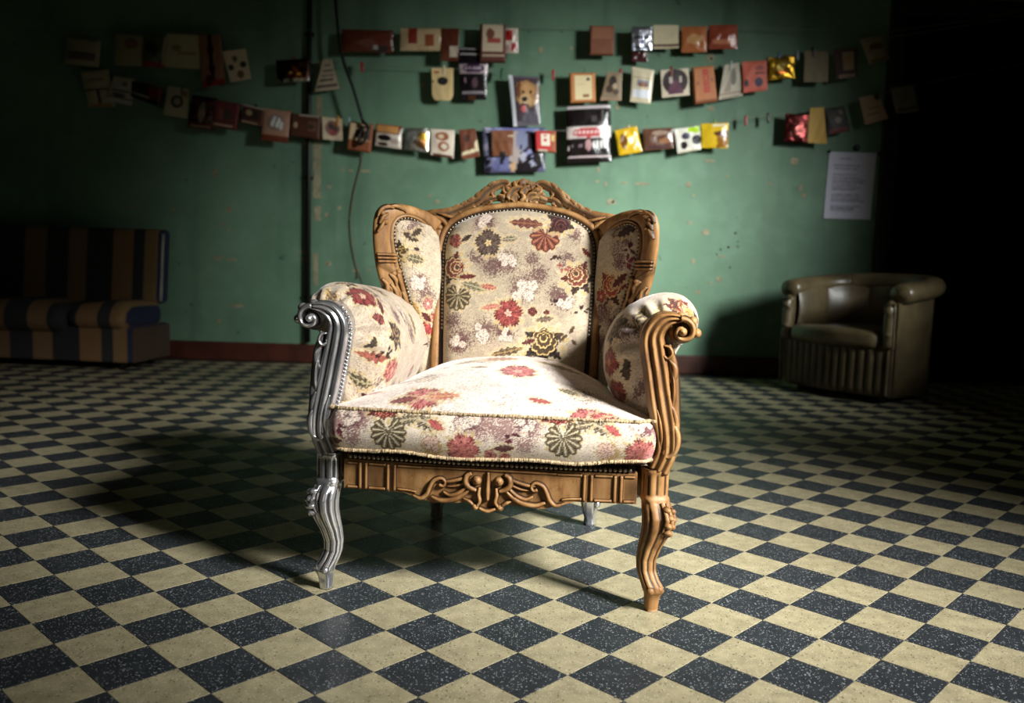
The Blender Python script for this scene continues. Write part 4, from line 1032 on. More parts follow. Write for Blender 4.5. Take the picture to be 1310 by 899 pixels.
zb = np.linspace(1.002, 1.072, 9); ub = np.linspace(-1, 1, 23)                     # hollowed dish behind the rocaille
hwb = np.interp(zb, [1.002, 1.03, 1.05, 1.065, 1.072], [.042, .050, .056, .046, .020])
Xb = ub[None] * hwb[:, None]; Zb = zb[:, None] + 0 * Xb
Gd = np.stack([Xb + CX, by(Zb) + .012 + .010 * (1 - ub[None] ** 2), Zb], -1); Kd = np.zeros(Gd.shape); Kd[..., 0] = .55 + .3 * np.sin(ub * 11)[None]
mb.grid(Gd, Kd); Gd2 = Gd.copy(); Gd2[..., 1] += .014; mb.grid(Gd2, Kd, flip=True)
for i in range(-6, 7):                                   # scalloped rim
    t = i * .235; r_ = .0085 + .0015 * (i % 2)
    R0, R1 = .040 + .004 * (i % 2), .074 + .004 * (i % 3 == 0)
    loop3(mb, [(R0 * math.sin(t - .12), 1.022 + R0 * math.cos(t - .12)), ((R0 + R1) / 2 * math.sin(t), 1.020 + (R0 + R1) / 2 * math.cos(t)), (R1 * math.sin(t + .10), 1.020 + R1 * .92 * math.cos(t + .10))], [.0045, .0095, .0060], 16, -.004 + .006 * (i % 2))
loop3(mb, [(-.036, 1.010), (-.040, 1.030), (-.030, 1.052), (-.012, 1.062), (.006, 1.058)], [.006, .0085, .009, .008, .005], 26, -.008)
loop3(mb, [(-.024, 1.008), (-.026, 1.024), (-.016, 1.038), (-.008, 1.030)], [.006, .009, .008, .006], 22, -.010)
loop3(mb, [(.000, 1.006), (.004, 1.026), (.002, 1.046), (.012, 1.062), (.024, 1.066)], [.006, .010, .009, .008, .005], 26, -.012)
loop3(mb, [(.016, 1.006), (.018, 1.028), (.028, 1.042), (.046, 1.044)], [.005, .007, .007, .006], 24, -.010)
loop3(mb, [(.030, 1.008), (.030, 1.022), (.040, 1.030), (.054, 1.030)], [.005, .006, .006, .005], 20, -.010)
mb.ball((-.010 + CX, float(by(1.015)) - .006, 1.014), (.010, .012, .009)); mb.ball((.010 + CX, float(by(1.0)) - .006, 1.010), (.007, .010, .007))
loop3(mb, [(-.06, 1.006), (-.03, 1.008), (0, 1.009), (.03, 1.008), (.06, 1.006)], [.008, .009, .009, .009, .008], 24)
mb.build('carved_shell', wood, crest)
for s_ in (-1, 1):
    mb = MB()
    q = lambda *pp: [(s_ * a, b_) for a, b_ in pp]
    mb.box((min(s_ * .225, s_ * .30) + CX, float(by(.93)) + .004, .895), (max(s_ * .225, s_ * .30) + CX, float(by(.93)) + .034, .972), bev=.008)
    carve(mb, q((.30, .955), (.275, .962), (.245, .955), (.228, .935), (.235, .915)), [.012, .022, .024, .020, .012], [.012, .018, .020, .018, .012], bpl, 34)
    carve(mb, q((.29, .935), (.268, .925), (.262, .905), (.272, .892)), [.010, .018, .020, .012], [.010, .015, .016, .012], bpl, 26)
    carve(mb, q((.262, .978), (.24, .972), (.215, .966), (.198, .968)), [.006, .014, .014, .008], [.008, .013, .013, .010], bpl, 26)
    blob(mb, s_ * .252, .932, .014, .013, .018, bpl); blob(mb, s_ * .300, .962, .012, .010, .014, bpl)
    blob(mb, s_ * .252, .900, .010, .010, .014, bpl)
    carve(mb, q((.318, .972), (.300, .950), (.288, .915), (.296, .890)), [.010, .020, .020, .010], [.010, .016, .016, .010], bpl, 28)
    carve(mb, q((.248, .890), (.250, .870), (.246, .845)), [.016, .020, .010], [.012, .015, .010], bpl, 20)
    carve(mb, q((.335, .975), (.322, .950), (.316, .925)), [.008, .014, .008], [.008, .012, .008], bpl, 20)
    mb.build('carved_leaf', wood, crest)
bs = MB().box((-.235 + CX, .0, .40), (.235 + CX, .022, .97), bev=.006)
V = np.concatenate(bs.v); V[:, 1] += by(V[:, 2]) + .036; bs.v = [V]; bs.build('outer_back', fabric, ch)

# wings ----------------------------------------------------------
WO = [(.0, .955), (.05, .979), (.115, .994), (.18, .995), (.218, .982), (.236, .947), (.237, .88), (.224, .80), (.203, .745), (.178, .705), (.16, .65), (.16, .56)]
WN = [(.045, .905), (.075, .938), (.115, .954), (.148, .950), (.169, .928), (.168, .88), (.152, .825), (.130, .765), (.108, .70), (.085, .63), (.075, .55)]
for s_ in (-1, 1):
    def wpt(wv, z, off=0.0, s_=s_):
        return np.stack([CX + s_ * (.25 + wv * .7071 - off * .7071), .60 - wv * .7071 - off * .7071 + 0 * z, z], -1)
    so, sn = spl(WO, 120), spl(WN, 120)
    so[:, 1] = np.maximum.accumulate(so[::-1, 1])[::-1] if False else so[:, 1]
    # match by index: frame member between the two lines
    a = np.linspace(0, 1, 15); rd = np.sqrt(np.clip(1 - (2 * a - 1) ** 2, 0, 1)); G = np.zeros((120, 17, 3)); K = np.zeros((120, 17, 3))
    ringk = np.zeros(120)
    for zc in (.842, .828, .760, .735):
        ringk += np.exp(-((so[:, 1] - zc) / .006) ** 2) * (so[:, 0] > .15)
    for j in range(15):
        q = sn + (so - sn) * a[j]
        h = .008 + .016 * rd[j] + .004 * (j in (2, 3)) - .005 * (j == 4); st_ = .8 if j in (4,) else (.6 if j == 0 else 0)
        G[:, j] = wpt(q[:, 0], q[:, 1], h + .004 * ringk * rd[j]); K[:, j, 0] = np.clip(st_ + (.8 * np.clip(np.roll(ringk, 2) - .3, 0, 1) if j > 5 else 0), 0, 1)
    G[:, 15] = wpt(so[:, 0] - .022, so[:, 1] - .004, -.016); G[:, 16] = wpt(sn[:, 0] - .006, sn[:, 1], -.016)
    mb = MB().grid(G, K, cu=True, flip=s_ < 0); mb.f.append(tuple(range(17))); mb.f.append(tuple(range(mb.n - 17, mb.n)))
    wing = mb.build('wing_frame', wood, ch)
    wpl = lambda a_, b_, s_=s_: (wpt(np.float64(a_), np.float64(b_), .022), (-s_ * .7071, -.7071, 0))
    mb = MB()
    for pp in (((.232, .955), (.222, .975), (.20, .985), (.178, .982)), ((.226, .935), (.215, .955), (.196, .965)), ((.20, .985), (.17, .988), (.145, .980), (.135, .972)), ((.232, .91), (.222, .925), (.21, .945))):
        carve(mb, pp, [.008, .015, .016, .008], [.006, .011, .012, .007], wpl, 24)
    for a_, b_ in ((.216, .965), (.205, .94)): blob(mb, a_, b_, .010, .009, .012, wpl)
    mb.build('carved_leaf', wood, wing); mb = MB()
    for pp in (((.215, .775), (.200, .76), (.196, .738), (.182, .728)), ((.205, .745), (.19, .72), (.178, .70)), ((.155, .805), (.160, .785), (.150, .760), (.142, .735)), ((.185, .76), (.168, .74), (.160, .71), (.150, .68)), ((.145, .74), (.135, .715), (.13, .68)), ((.19, .79), (.172, .775), (.165, .755))):
        carve(mb, pp, [.010, .018, .018, .010], [.006, .012, .013, .007], wpl, 24)
    for a_, b_ in ((.158, .795), (.175, .79)): blob(mb, a_, b_, .010, .009, .012, wpl)
    mb.build('carved_leaf', wood, wing); mb = MB()
    for zc in (.846, .836, .826):
        wo = float(np.interp(-zc, -so[60:, 1], so[60:, 0])); wi = float(np.interp(-zc, -sn[60:, 1], sn[60:, 0]))
        carve(mb, [(wi + .016, zc), ((wi + wo) / 2, zc), (wo + .001, zc)], .0105, [.004, .014, .008], wpl, 14)
    mb.build('turned_ring', wood, wing)
    # panel
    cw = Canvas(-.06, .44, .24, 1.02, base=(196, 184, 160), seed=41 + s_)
    for x, y, r in ((.10, .93, .05), (.13, .91, .04), (.06, .72, .06), (.05, .60, .06), (.11, .84, .05), (.02, .66, .05), (.09, .66, .04)): cw.stip(x, y, r)
    if s_ < 0:
        cw.leaf(.12, .90, .03, .014, .4, DKB, OLV); cw.leaf(.10, .915, .022, .012, -.5, DKB, OLV); cw.peony(.155, .845, .042, 2.5, DKB, (200, 170, 100), (40, 30, 26)); cw.leaf(.105, .835, .035, .016, .2, (84, 80, 60), (190, 180, 140)); cw.leaf(.10, .865, .012, .007, .2, DKB, DKB)
        cw.pale(.09, .765, .038); cw.flower(.055, .70, .022, 5, (196, 140, 130), PNK, (236, 220, 200)); cw.flower(.035, .635, .040, 6, (150, 40, 48), (196, 90, 84), (234, 210, 190), .3); cw.leaf(.06, .66, .025, .012, .7, WINE, RED); cw.leaf(.02, .58, .03, .012, .5, OLV, (180, 150, 90))
        cw.leaf(.10, .69, .03, .012, .9, (190, 150, 80), OLV)
    else:
        cw.leaf(.13, .935, .04, .018, .4, DKB, (90, 60, 40)); cw.sprig(.145, .885, .03, (84, 34, 44)); cw.sprig(.135, .84, .026, (120, 40, 50)); cw.peony(.075, .765, .055, 1.2, (150, 40, 48), (226, 190, 130), WINE); cw.leaf(.11, .79, .035, .014, .7, WINE, RED)
        cw.flower(.04, .74, .022, 5, (160, 60, 60), PNK, (230, 200, 150)); cw.stip(.05, .69, .07, (90, 60, 66), .8); cw.stip(.10, .88, .06, (90, 60, 66), .6); cw.leaf(.02, .64, .03, .014, .4, DKB, OLV)
    zr = np.linspace(.47, .953, 190)
    wR = np.interp(zr, [.47, .55, .63, .70, .765, .825, .88, .928, .945, .953], [.07, .075, .085, .108, .130, .152, .168, .169, .158, .132])
    wL = np.interp(zr, [.47, .55, .72, .85, .905, .935, .953], [-.022, -.022, -.012, -.002, .006, .035, .10])
    uu = np.linspace(0, 1, 90); Wg = wL[:, None] + (wR - wL)[:, None] * uu; Zg = zr[:, None] + 0 * Wg
    ed = np.clip(np.minimum(np.minimum(uu, 1 - uu)[None] * (wR - wL)[:, None], (.953 - Zg) * .9) / .035, 0, 1); bl = .004 + .026 * np.sqrt(1 - (1 - ed) ** 2)
    Pw = wpt(Wg, Zg, 0) + np.stack([-s_ * .7071 * bl, -.7071 * bl, 0 * bl], -1)
    mb = MB().grid(Pw, cw.at(Wg, Zg), flip=s_ < 0); Pb = wpt(Wg[::8, ::8], Zg[::8, ::8], -.03); mb.grid(Pb, np.tile(lin((150, 130, 100)), Pb.shape[:2] + (1,)), flip=s_ > 0)
    wp = mb.build('wing_panel', fabric, ch)
    g = sn; MB().tube(wpt(g[:, 0] - .001, g[:, 1], .008), .009, 8).build('gimp_band', gimp_m, wp)
    nb = MB(); L_ = np.concatenate([[0], np.cumsum(np.linalg.norm(np.diff(sn, axis=0), axis=1))])
    for l in np.arange(.03, L_[-1], .0112):
        nb.ball(wpt(np.interp(l, L_, sn[:, 0]), np.interp(l, L_, sn[:, 1]), .017), .0049, nu=8, nv=5)
    nb.build('nail_trim', brass, wp)['kind'] = 'stuff'

# ------------------------------------------------------------------ lines, packets and clothespins strung across the wall
def shade_ops(U, V, base, ops, rs):
    c = np.tile(lin(base), U.shape + (1,)); c *= (1 + .06 * rs.uniform(-1, 1, U.shape))[..., None]
    for o in ops:
        k = o[0]; col = lin(o[-1])
        if k == 'r': mk = (U >= o[1]) & (V >= o[2]) & (U <= o[3]) & (V <= o[4])
        elif k == 'e': mk = ((U - o[1]) / o[3]) ** 2 + ((V - o[2]) / o[4]) ** 2 < 1
        elif k == 'p':
            mk = np.zeros(U.shape, bool); P = o[1]; n = len(P)
            for i in range(n):
                (x0, y0), (x1, y1) = P[i], P[(i + 1) % n]
                if y0 == y1: continue
                mk ^= ((y0 > V) != (y1 > V)) & (U < (x1 - x0) * (V - y0) / (y1 - y0) + x0)
        elif k == 't':          # a band of lettering too small to read: uneven upright strokes
            t = (U - o[1]) / (o[3] - o[1]); q = (V - o[2]) / (o[4] - o[2])
            mk = (t > 0) & (t < 1) & (q > 0) & (q < 1) & ((np.sin(t * 44) > -.1) | ((np.sin(t * 23 + 1) > .5) & (np.abs(q - .5) < .18)))
        elif k == 't4':         # four bold letters turned on their side
            t = (V - o[2]) / (o[4] - o[2]); q = (U - o[1]) / (o[3] - o[1])
            mk = np.zeros(U.shape, bool)
            for n, ltr in enumerate(('B', 'O', 'B', 'B')):
                a = ((1 - t) - n * .255) / .21; e = 1 - q
                ins = (a > 0) & (a < 1) & (e > 0) & (e < 1)
                bar = (a < .26) | (e < .22) | (e > .78) | (a > .74)
                if ltr == 'B': bar |= np.abs(e - .5) < .12
                mk |= ins & bar
        c[mk] = col
    return c
MATS = {'paper': paper_print, 'gloss': glossy_print, 'foil': foil_print}
ITEMS = [
    ('snack_packet', 'dim cream packet at the far left of the upper row above the sofa', 'packet', (-3.343, 2.371, -3.092, 2.352, -3.116, 2.162, -3.368, 2.181), 6.580, 'pouch', 'paper', (150, 140, 110), [('r', 0.1, 0.2, 0.9, 0.5, (90, 80, 60))]),
    ('paper_packet', 'plain dark olive packet hanging beside the pouch with a red foot', 'packet', (-2.976, 2.403, -2.781, 2.402, -2.792, 2.178, -2.988, 2.179), 6.570, 'pouch', 'paper', (140, 132, 96), [('e', 0.6, 0.7, 0.25, 0.18, (120, 84, 60))]),
    ('snack_pouch', 'dark green pouch with a red foot and pale side edge', 'pouch', (-2.766, 2.409, -2.6, 2.402, -2.62, 2.168, -2.787, 2.174), 6.560, 'pouch', 'gloss', (70, 80, 56), [('r', 0, 0, 1, 0.16, (130, 50, 36)), ('r', 0.86, 0.1, 0.97, 0.95, (160, 150, 120)), ('e', 0.4, 0.6, 0.25, 0.2, (30, 34, 26))]),
    ('paper_bag', 'wide cream paper bag in the upper row beside the red striped sachet', 'bag', (-2.606, 2.417, -2.353, 2.411, -2.368, 2.171, -2.622, 2.176), 6.570, 'card', 'paper', (176, 164, 128), [('e', 0.3, 0.6, 0.14, 0.1, (130, 116, 88)), ('r', 0.35, 0.4, 0.85, 0.5, (146, 130, 100))]),
    ('striped_sachet', 'tall reddish brown sachet with a dark ragged centre stripe', 'sachet', (-2.373, 2.415, -2.207, 2.419, -2.168, 2.068, -2.342, 2.035), 6.560, 'pouch', 'gloss', (146, 100, 78), [('r', 0.42, 0.1, 0.58, 1, (50, 34, 32)), ('e', 0.5, 0.7, 0.14, 0.12, (40, 26, 26)), ('e', 0.5, 0.35, 0.14, 0.12, (40, 26, 26)), ('r', 0, 0, 1, 0.12, (140, 44, 32)), ('e', 0.3, 0.12, 0.14, 0.1, (70, 24, 22))]),
    ('spotted_card', 'cream card with four dark spots tilted in the upper row', 'card', (-2.203, 2.302, -2.029, 2.329, -1.984, 2.111, -2.14, 2.084), 6.580, 'card', 'paper', (216, 196, 164), [('e', 0.45, 0.72, 0.1, 0.1, (96, 80, 66)), ('e', 0.77, 0.5, 0.15, 0.1, (60, 52, 46)), ('e', 0.2, 0.46, 0.13, 0.1, (64, 54, 44)), ('e', 0.55, 0.2, 0.16, 0.13, (116, 92, 66))]),
    ('glitter_pouch', 'dark pouch with orange sparkling print and a white lower edge', 'pouch', (-1.805, 2.251, -1.568, 2.269, -1.556, 2.107, -1.793, 2.089), 6.580, 'pouch', 'foil', (60, 38, 28), [('r', 0, 0, 1, 0.14, (196, 190, 176)), ('r', 0.12, 0, 0.2, 0.14, (40, 30, 26)), ('r', 0.4, 0, 0.48, 0.14, (40, 30, 26)), ('p', [(0.3, 0.15), (0.85, 0.15), (0.6, 0.8), (0.5, 0.8)], (120, 60, 24)), ('e', 0.45, 0.4, 0.05, 0.06, (240, 190, 110)), ('e', 0.72, 0.32, 0.06, 0.06, (240, 180, 90)), ('e', 0.56, 0.6, 0.05, 0.05, (210, 110, 50)), ('e', 0.12, 0.85, 0.12, 0.12, (30, 24, 22))]),
    ('newsprint_cone', 'grey newsprint cone flaring downwards beside the black pipe', 'paper cone', (-1.458, 2.267, -1.395, 2.274, -1.335, 2.062, -1.515, 2.029), 6.580, 'card', 'paper', (176, 158, 134), [('r', 0.05, 0.1, 0.95, 0.18, (90, 78, 66)), ('r', 0.1, 0.3, 0.8, 0.36, (84, 72, 60)), ('r', 0.15, 0.45, 0.9, 0.51, (110, 96, 80)), ('r', 0.2, 0.6, 0.9, 0.66, (84, 72, 60)), ('r', 0.3, 0.78, 0.8, 0.83, (96, 84, 70))]),
    ('brown_wrapper', 'long flat brown wrapper at the top left of the middle wall', 'wrapper', (-1.32, 2.486, -0.941, 2.491, -0.941, 2.329, -1.322, 2.325), 6.580, 'pouch', 'gloss', (104, 50, 36), [('r', 0.6, 0.05, 0.9, 0.3, (50, 40, 40)), ('r', 0.62, 0.12, 0.72, 0.3, (170, 160, 150))]),
    ('cream_wrapper', 'curved cream and red wrapper between two brown wrappers', 'wrapper', (-0.888, 2.502, -0.579, 2.51, -0.576, 2.349, -0.886, 2.34), 6.560, 'pouch', 'gloss', (206, 178, 138), [('r', 0.2, 0.3, 0.4, 1, (140, 50, 40)), ('r', 0.6, 0.2, 0.8, 0.7, (150, 80, 50))]),
    ('sachet', 'small brown sachet with a white tag left of the black coffee bag', 'sachet', (-0.587, 2.509, -0.456, 2.51, -0.455, 2.277, -0.587, 2.275), 6.550, 'pouch', 'gloss', (96, 48, 34), [('r', 0.5, 0.12, 0.92, 0.45, (206, 190, 170))]),
    ('coffee_bag', 'narrow black bag with a violet oval on a pale band', 'bag', (-0.469, 2.387, -0.233, 2.383, -0.246, 2.011, -0.431, 2.005), 6.590, 'pouch', 'gloss', (28, 22, 26), [('r', 0, 0.5, 1, 0.69, (188, 166, 172)), ('e', 0.5, 0.6, 0.38, 0.08, (64, 40, 70)), ('t', 0.2, 0.585, 0.8, 0.635, (200, 180, 190)), ('r', 0.05, 0.12, 0.95, 0.16, (150, 140, 146)), ('r', 0.08, 0.86, 0.9, 0.89, (190, 186, 186)), ('r', 0.08, 0.96, 0.9, 0.985, (170, 166, 166)), ('e', 0.55, 0.33, 0.1, 0.1, (96, 70, 80)), ('e', 0.2, 0.38, 0.04, 0.05, (170, 130, 140)), ('r', 0.3, 0.0, 0.6, 0.1, (80, 50, 30))]),
    ('carton', 'reddish brown carton with a cream picture panel at the top edge', 'carton', (-0.303, 2.545, -0.114, 2.547, -0.111, 2.279, -0.301, 2.277), 6.570, 'box', 'paper', (92, 44, 34), [('r', 0.12, 0.28, 0.9, 1, (206, 186, 158)), ('r', 0.3, 0.5, 0.8, 0.62, (170, 70, 60)), ('e', 0.4, 0.74, 0.16, 0.14, (120, 66, 50)), ('r', 0.1, 0.13, 0.95, 0.2, (190, 166, 140))]),
    ('red_packet', 'small red and white packet right of the cream picture carton', 'packet', (-0.127, 2.528, -0.024, 2.531, -0.018, 2.353, -0.122, 2.35), 6.580, 'pouch', 'gloss', (206, 190, 176), [('r', 0.1, 0.5, 0.6, 0.9, (170, 40, 40)), ('r', 0.5, 0.1, 0.9, 0.4, (160, 40, 44)), ('r', 0.0, 0, 0.5, 0.3, (190, 160, 150))]),
    ('brown_carton', 'plain brown carton at the top edge above the kraft envelope', 'carton', (0.5, 2.559, 0.678, 2.561, 0.683, 2.355, 0.504, 2.353), 6.580, 'box', 'paper', (126, 72, 46), [('r', 0.1, 0.55, 0.9, 1, (146, 92, 62))]),
    ('silver_packet', 'silver patterned packet over a brown one with a shiny drop', 'packet', (0.804, 2.558, 0.953, 2.563, 0.961, 2.391, 0.812, 2.387), 6.550, 'pouch', 'foil', (186, 186, 196), [('r', 0.1, 0.1, 0.9, 0.2, (96, 96, 110)), ('r', 0.1, 0.5, 0.9, 0.6, (96, 96, 110)), ('e', 0.5, 0.35, 0.1, 0.1, (70, 70, 90))]),
    ('maroon_wrapper', 'dark maroon wrapper hanging behind the silver patterned packet', 'wrapper', (0.825, 2.495, 0.94, 2.49, 0.935, 2.317, 0.82, 2.322), 6.590, 'pouch', 'gloss', (70, 30, 32), []),
    ('orange_packet', 'orange brown packet at the top edge above the red lettered box', 'packet', (1.175, 2.577, 1.358, 2.582, 1.368, 2.398, 1.184, 2.393), 6.580, 'pouch', 'gloss', (176, 104, 62), [('e', 0.5, 0.5, 0.3, 0.2, (200, 150, 100))]),
    ('rust_packet', 'rust coloured packet at the top edge over the newsprint cone', 'packet', (1.373, 2.591, 1.579, 2.597, 1.589, 2.425, 1.382, 2.419), 6.570, 'pouch', 'gloss', (150, 70, 52), [('r', 0.1, 0.2, 0.9, 0.4, (190, 120, 90))]),
    ('cream_label', 'thin cream label at the top edge above the horseshoe card', 'label', (0.968, 2.582, 1.151, 2.587, 1.16, 2.42, 0.976, 2.415), 6.580, 'card', 'paper', (206, 190, 156), [('r', 0, 0.1, 1, 0.2, (90, 60, 50))]),
    ('cream_tag', 'cream tag with a black round spot and curved lower corners', 'tag', (-0.655, 2.228, -0.494, 2.233, -0.489, 1.996, -0.645, 1.997), 6.580, 'tag', 'paper', (226, 196, 140), [('e', 0.5, 0.6, 0.24, 0.13, (20, 18, 18)), ('r', 0.1, 0.84, 0.35, 0.9, (186, 110, 80)), ('r', 0.0, 0.55, 0.1, 0.62, (150, 120, 90))]),
    ('dog_photo_bag', 'silver bag printed with the face of a golden dog', 'bag', (-0.088, 2.192, 0.142, 2.187, 0.16, 1.838, -0.037, 1.821), 6.570, 'pouch', 'gloss', (104, 98, 106), [('r', 0.14, 0.1, 1, 0.97, (74, 62, 68)), ('p', [(0.2, 0.5), (0.25, 0.85), (0.6, 0.92), (0.95, 0.8), (0.98, 0.5), (0.7, 0.36), (0.4, 0.36)], (164, 122, 80)), ('p', [(0.26, 0.84), (0.38, 0.88), (0.32, 0.52), (0.2, 0.6)], (112, 70, 48)), ('p', [(0.86, 0.86), (0.98, 0.76), (0.98, 0.5), (0.84, 0.56)], (126, 82, 54)), ('e', 0.62, 0.72, 0.22, 0.13, (186, 142, 96)), ('e', 0.52, 0.5, 0.22, 0.13, (196, 160, 118)), ('e', 0.48, 0.53, 0.1, 0.055, (26, 20, 20)), ('e', 0.45, 0.67, 0.05, 0.03, (34, 24, 22)), ('e', 0.7, 0.67, 0.05, 0.03, (34, 24, 22)), ('e', 0.46, 0.4, 0.16, 0.05, (60, 36, 34)), ('e', 0.42, 0.34, 0.09, 0.07, (190, 92, 92)), ('p', [(0.3, 0.05), (0.95, 0.05), (0.95, 0.3), (0.5, 0.3)], (84, 80, 88)), ('r', 0, 0, 0.13, 1, (214, 214, 220))]),  # pale strip down the left side is a highlight painted into the colour
    ('kraft_envelope', 'orange kraft envelope with a pale stamped centre above the lettered bag', 'envelope', (0.361, 2.218, 0.551, 2.224, 0.565, 2.015, 0.375, 2.004), 6.580, 'box', 'paper', (190, 122, 68), [('r', 0.2, 0.1, 0.86, 0.92, (226, 206, 160)), ('r', 0.5, 0.16, 0.74, 0.28, (140, 90, 60)), ('e', 0.72, 0.78, 0.07, 0.06, (60, 40, 36)), ('r', 0.3, 0.6, 0.6, 0.64, (206, 180, 130))]),
    ('leafy_bag', 'tapering brown and grey mottled paper bag', 'bag', (0.643, 2.243, 0.753, 2.235, 0.756, 2.032, 0.599, 2.033), 6.580, 'pouch', 'paper', (140, 120, 96), [('e', 0.45, 0.66, 0.22, 0.2, (56, 44, 38)), ('e', 0.35, 0.4, 0.2, 0.14, (70, 56, 44)), ('e', 0.7, 0.3, 0.16, 0.1, (80, 64, 50)), ('e', 0.6, 0.5, 0.12, 0.1, (176, 156, 126)), ('r', 0.0, 0.0, 1, 0.1, (160, 130, 106))]),
    ('foil_sachet', 'cream sachet with a shiny silver band across its lower half', 'sachet', (0.825, 2.28, 0.987, 2.256, 0.97, 2.014, 0.819, 2.027), 6.570, 'pouch', 'gloss', (216, 202, 172), [('r', 0.1, 0.14, 0.9, 0.36, (226, 228, 236)), ('r', 0.25, 0.48, 0.8, 0.66, (150, 150, 170)), ('e', 0.55, 0.52, 0.24, 0.08, (140, 100, 84)), ('r', 0.1, 0.7, 0.9, 0.73, (170, 150, 120))]),
    ('horseshoe_card', 'cream square card with a dark purple horseshoe shape', 'card', (1.035, 2.26, 1.241, 2.283, 1.257, 2.086, 1.056, 2.063), 6.580, 'card', 'paper', (206, 190, 166), [('e', 0.5, 0.55, 0.46, 0.46, (44, 26, 28)), ('p', [(0.22, 0.1), (0.78, 0.1), (0.68, 0.5), (0.5, 0.62), (0.32, 0.5)], (90, 46, 66)), ('r', 0.3, 0.5, 0.4, 0.72, (190, 176, 170)), ('r', 0.64, 0.5, 0.74, 0.72, (190, 176, 170)), ('r', 0.0, 0.0, 1, 0.09, (206, 190, 166))]),
    ('lettered_box', 'brown cardboard box with red lettering running down its face', 'box', (1.263, 2.281, 1.417, 2.302, 1.46, 2.045, 1.293, 2.018), 6.570, 'box', 'paper', (178, 110, 66), [('t4', 0.44, 0.26, 0.7, 0.9, (176, 32, 34)), ('e', 0.2, 0.55, 0.05, 0.06, (130, 76, 50)), ('e', 0.85, 0.6, 0.05, 0.06, (130, 76, 50)), ('r', 0, 0, 1, 0.09, (140, 80, 48))]),
    ('grey_newsprint_bag', 'grey newsprint cone tied at the top by a thread', 'paper cone', (1.505, 2.313, 1.608, 2.332, 1.656, 2.098, 1.473, 2.058), 6.580, 'card', 'paper', (176, 166, 146), [('e', 0.62, 0.62, 0.16, 0.26, (110, 104, 96)), ('p', [(0.15, 0.2), (0.5, 0.2), (0.5, 0.8)], (146, 130, 116)), ('r', 0, 0.12, 1, 0.16, (140, 110, 96)), ('r', 0.1, 0.02, 0.9, 0.07, (150, 130, 110))]),
    ('salmon_packet', 'salmon red packet with a dark blue disc', 'packet', (1.628, 2.336, 1.811, 2.353, 1.83, 2.14, 1.652, 2.113), 6.570, 'pouch', 'paper', (196, 92, 72), [('e', 0.64, 0.3, 0.17, 0.15, (44, 38, 66)), ('r', 0.5, 0.55, 0.9, 0.62, (120, 50, 50)), ('e', 0.7, 0.75, 0.2, 0.08, (150, 70, 60)), ('e', 0.14, 0.3, 0.1, 0.12, (60, 40, 50))]),
    ('gold_foil_bag', 'crumpled gold foil bag in the upper right row', 'bag', (1.824, 2.378, 2.013, 2.394, 2.029, 2.232, 1.84, 2.21), 6.580, 'pouch', 'foil', (206, 160, 50), [('e', 0.5, 0.4, 0.28, 0.18, (150, 84, 30)), ('p', [(0.2, 0.5), (0.6, 0.9), (0.8, 0.6), (0.4, 0.3)], (240, 206, 110)), ('e', 0.35, 0.3, 0.14, 0.1, (130, 70, 30))]),
    ('grey_card', 'plain grey brown card right of the crumpled gold bag', 'card', (2.092, 2.43, 2.264, 2.43, 2.273, 2.211, 2.094, 2.206), 6.580, 'card', 'paper', (130, 114, 86), []),
    ('framed_card', 'dark maroon card with a tan picture panel', 'card', (2.298, 2.442, 2.475, 2.458, 2.495, 2.257, 2.335, 2.23), 6.580, 'card', 'paper', (70, 28, 26), [('r', 0.28, 0.22, 0.88, 0.92, (34, 28, 26)), ('r', 0.34, 0.28, 0.82, 0.9, (150, 126, 90)), ('e', 0.58, 0.6, 0.16, 0.2, (160, 116, 66)), ('r', 0.1, 0.02, 0.9, 0.13, (150, 120, 96))]),
    ('tilted_packet', 'tilted pale packet with a brown patch near the upper right corner', 'packet', (2.488, 2.525, 2.663, 2.564, 2.716, 2.387, 2.57, 2.343), 6.580, 'pouch', 'paper', (150, 136, 110), [('e', 0.5, 0.6, 0.3, 0.14, (104, 66, 46)), ('r', 0.1, 0.05, 0.9, 0.14, (110, 90, 70))]),
    ('tall_packet', 'tall dim cream packet at the left end of the lower row', 'packet', (-3.245, 2.12, -3.047, 2.154, -3.0, 1.884, -3.192, 1.873), 6.580, 'pouch', 'paper', (170, 160, 124), [('r', 0.0, 0.44, 0.9, 0.5, (60, 54, 46)), ('r', 0.45, 0.0, 0.55, 0.44, (60, 54, 46)), ('r', 0.1, 0.7, 0.8, 0.78, (130, 120, 92)), ('r', 0.1, 0, 0.9, 0.1, (150, 110, 66))]),
    ('white_sketch_packet', 'off white packet with dark line drawing over the sofa', 'packet', (-2.993, 2.101, -2.843, 2.083, -2.869, 1.89, -3.054, 1.925), 6.560, 'pouch', 'paper', (176, 170, 148), [('r', 0.1, 0.42, 0.9, 0.5, (70, 66, 60)), ('e', 0.45, 0.3, 0.3, 0.08, (70, 66, 60)), ('r', 0.0, 0.16, 1, 0.22, (50, 48, 44)), ('e', 0.6, 0.75, 0.14, 0.1, (110, 104, 90))]),
    ('black_red_box', 'dark box with a red corner and pale stripe along its edge', 'box', (-2.864, 2.069, -2.644, 2.025, -2.658, 1.883, -2.877, 1.956), 6.580, 'box', 'gloss', (38, 26, 26), [('r', 0.6, 0.3, 1, 0.95, (96, 30, 34)), ('p', [(0, 0.26), (0.65, 0.24), (0.65, 0.34), (0, 0.36)], (150, 140, 120))]),
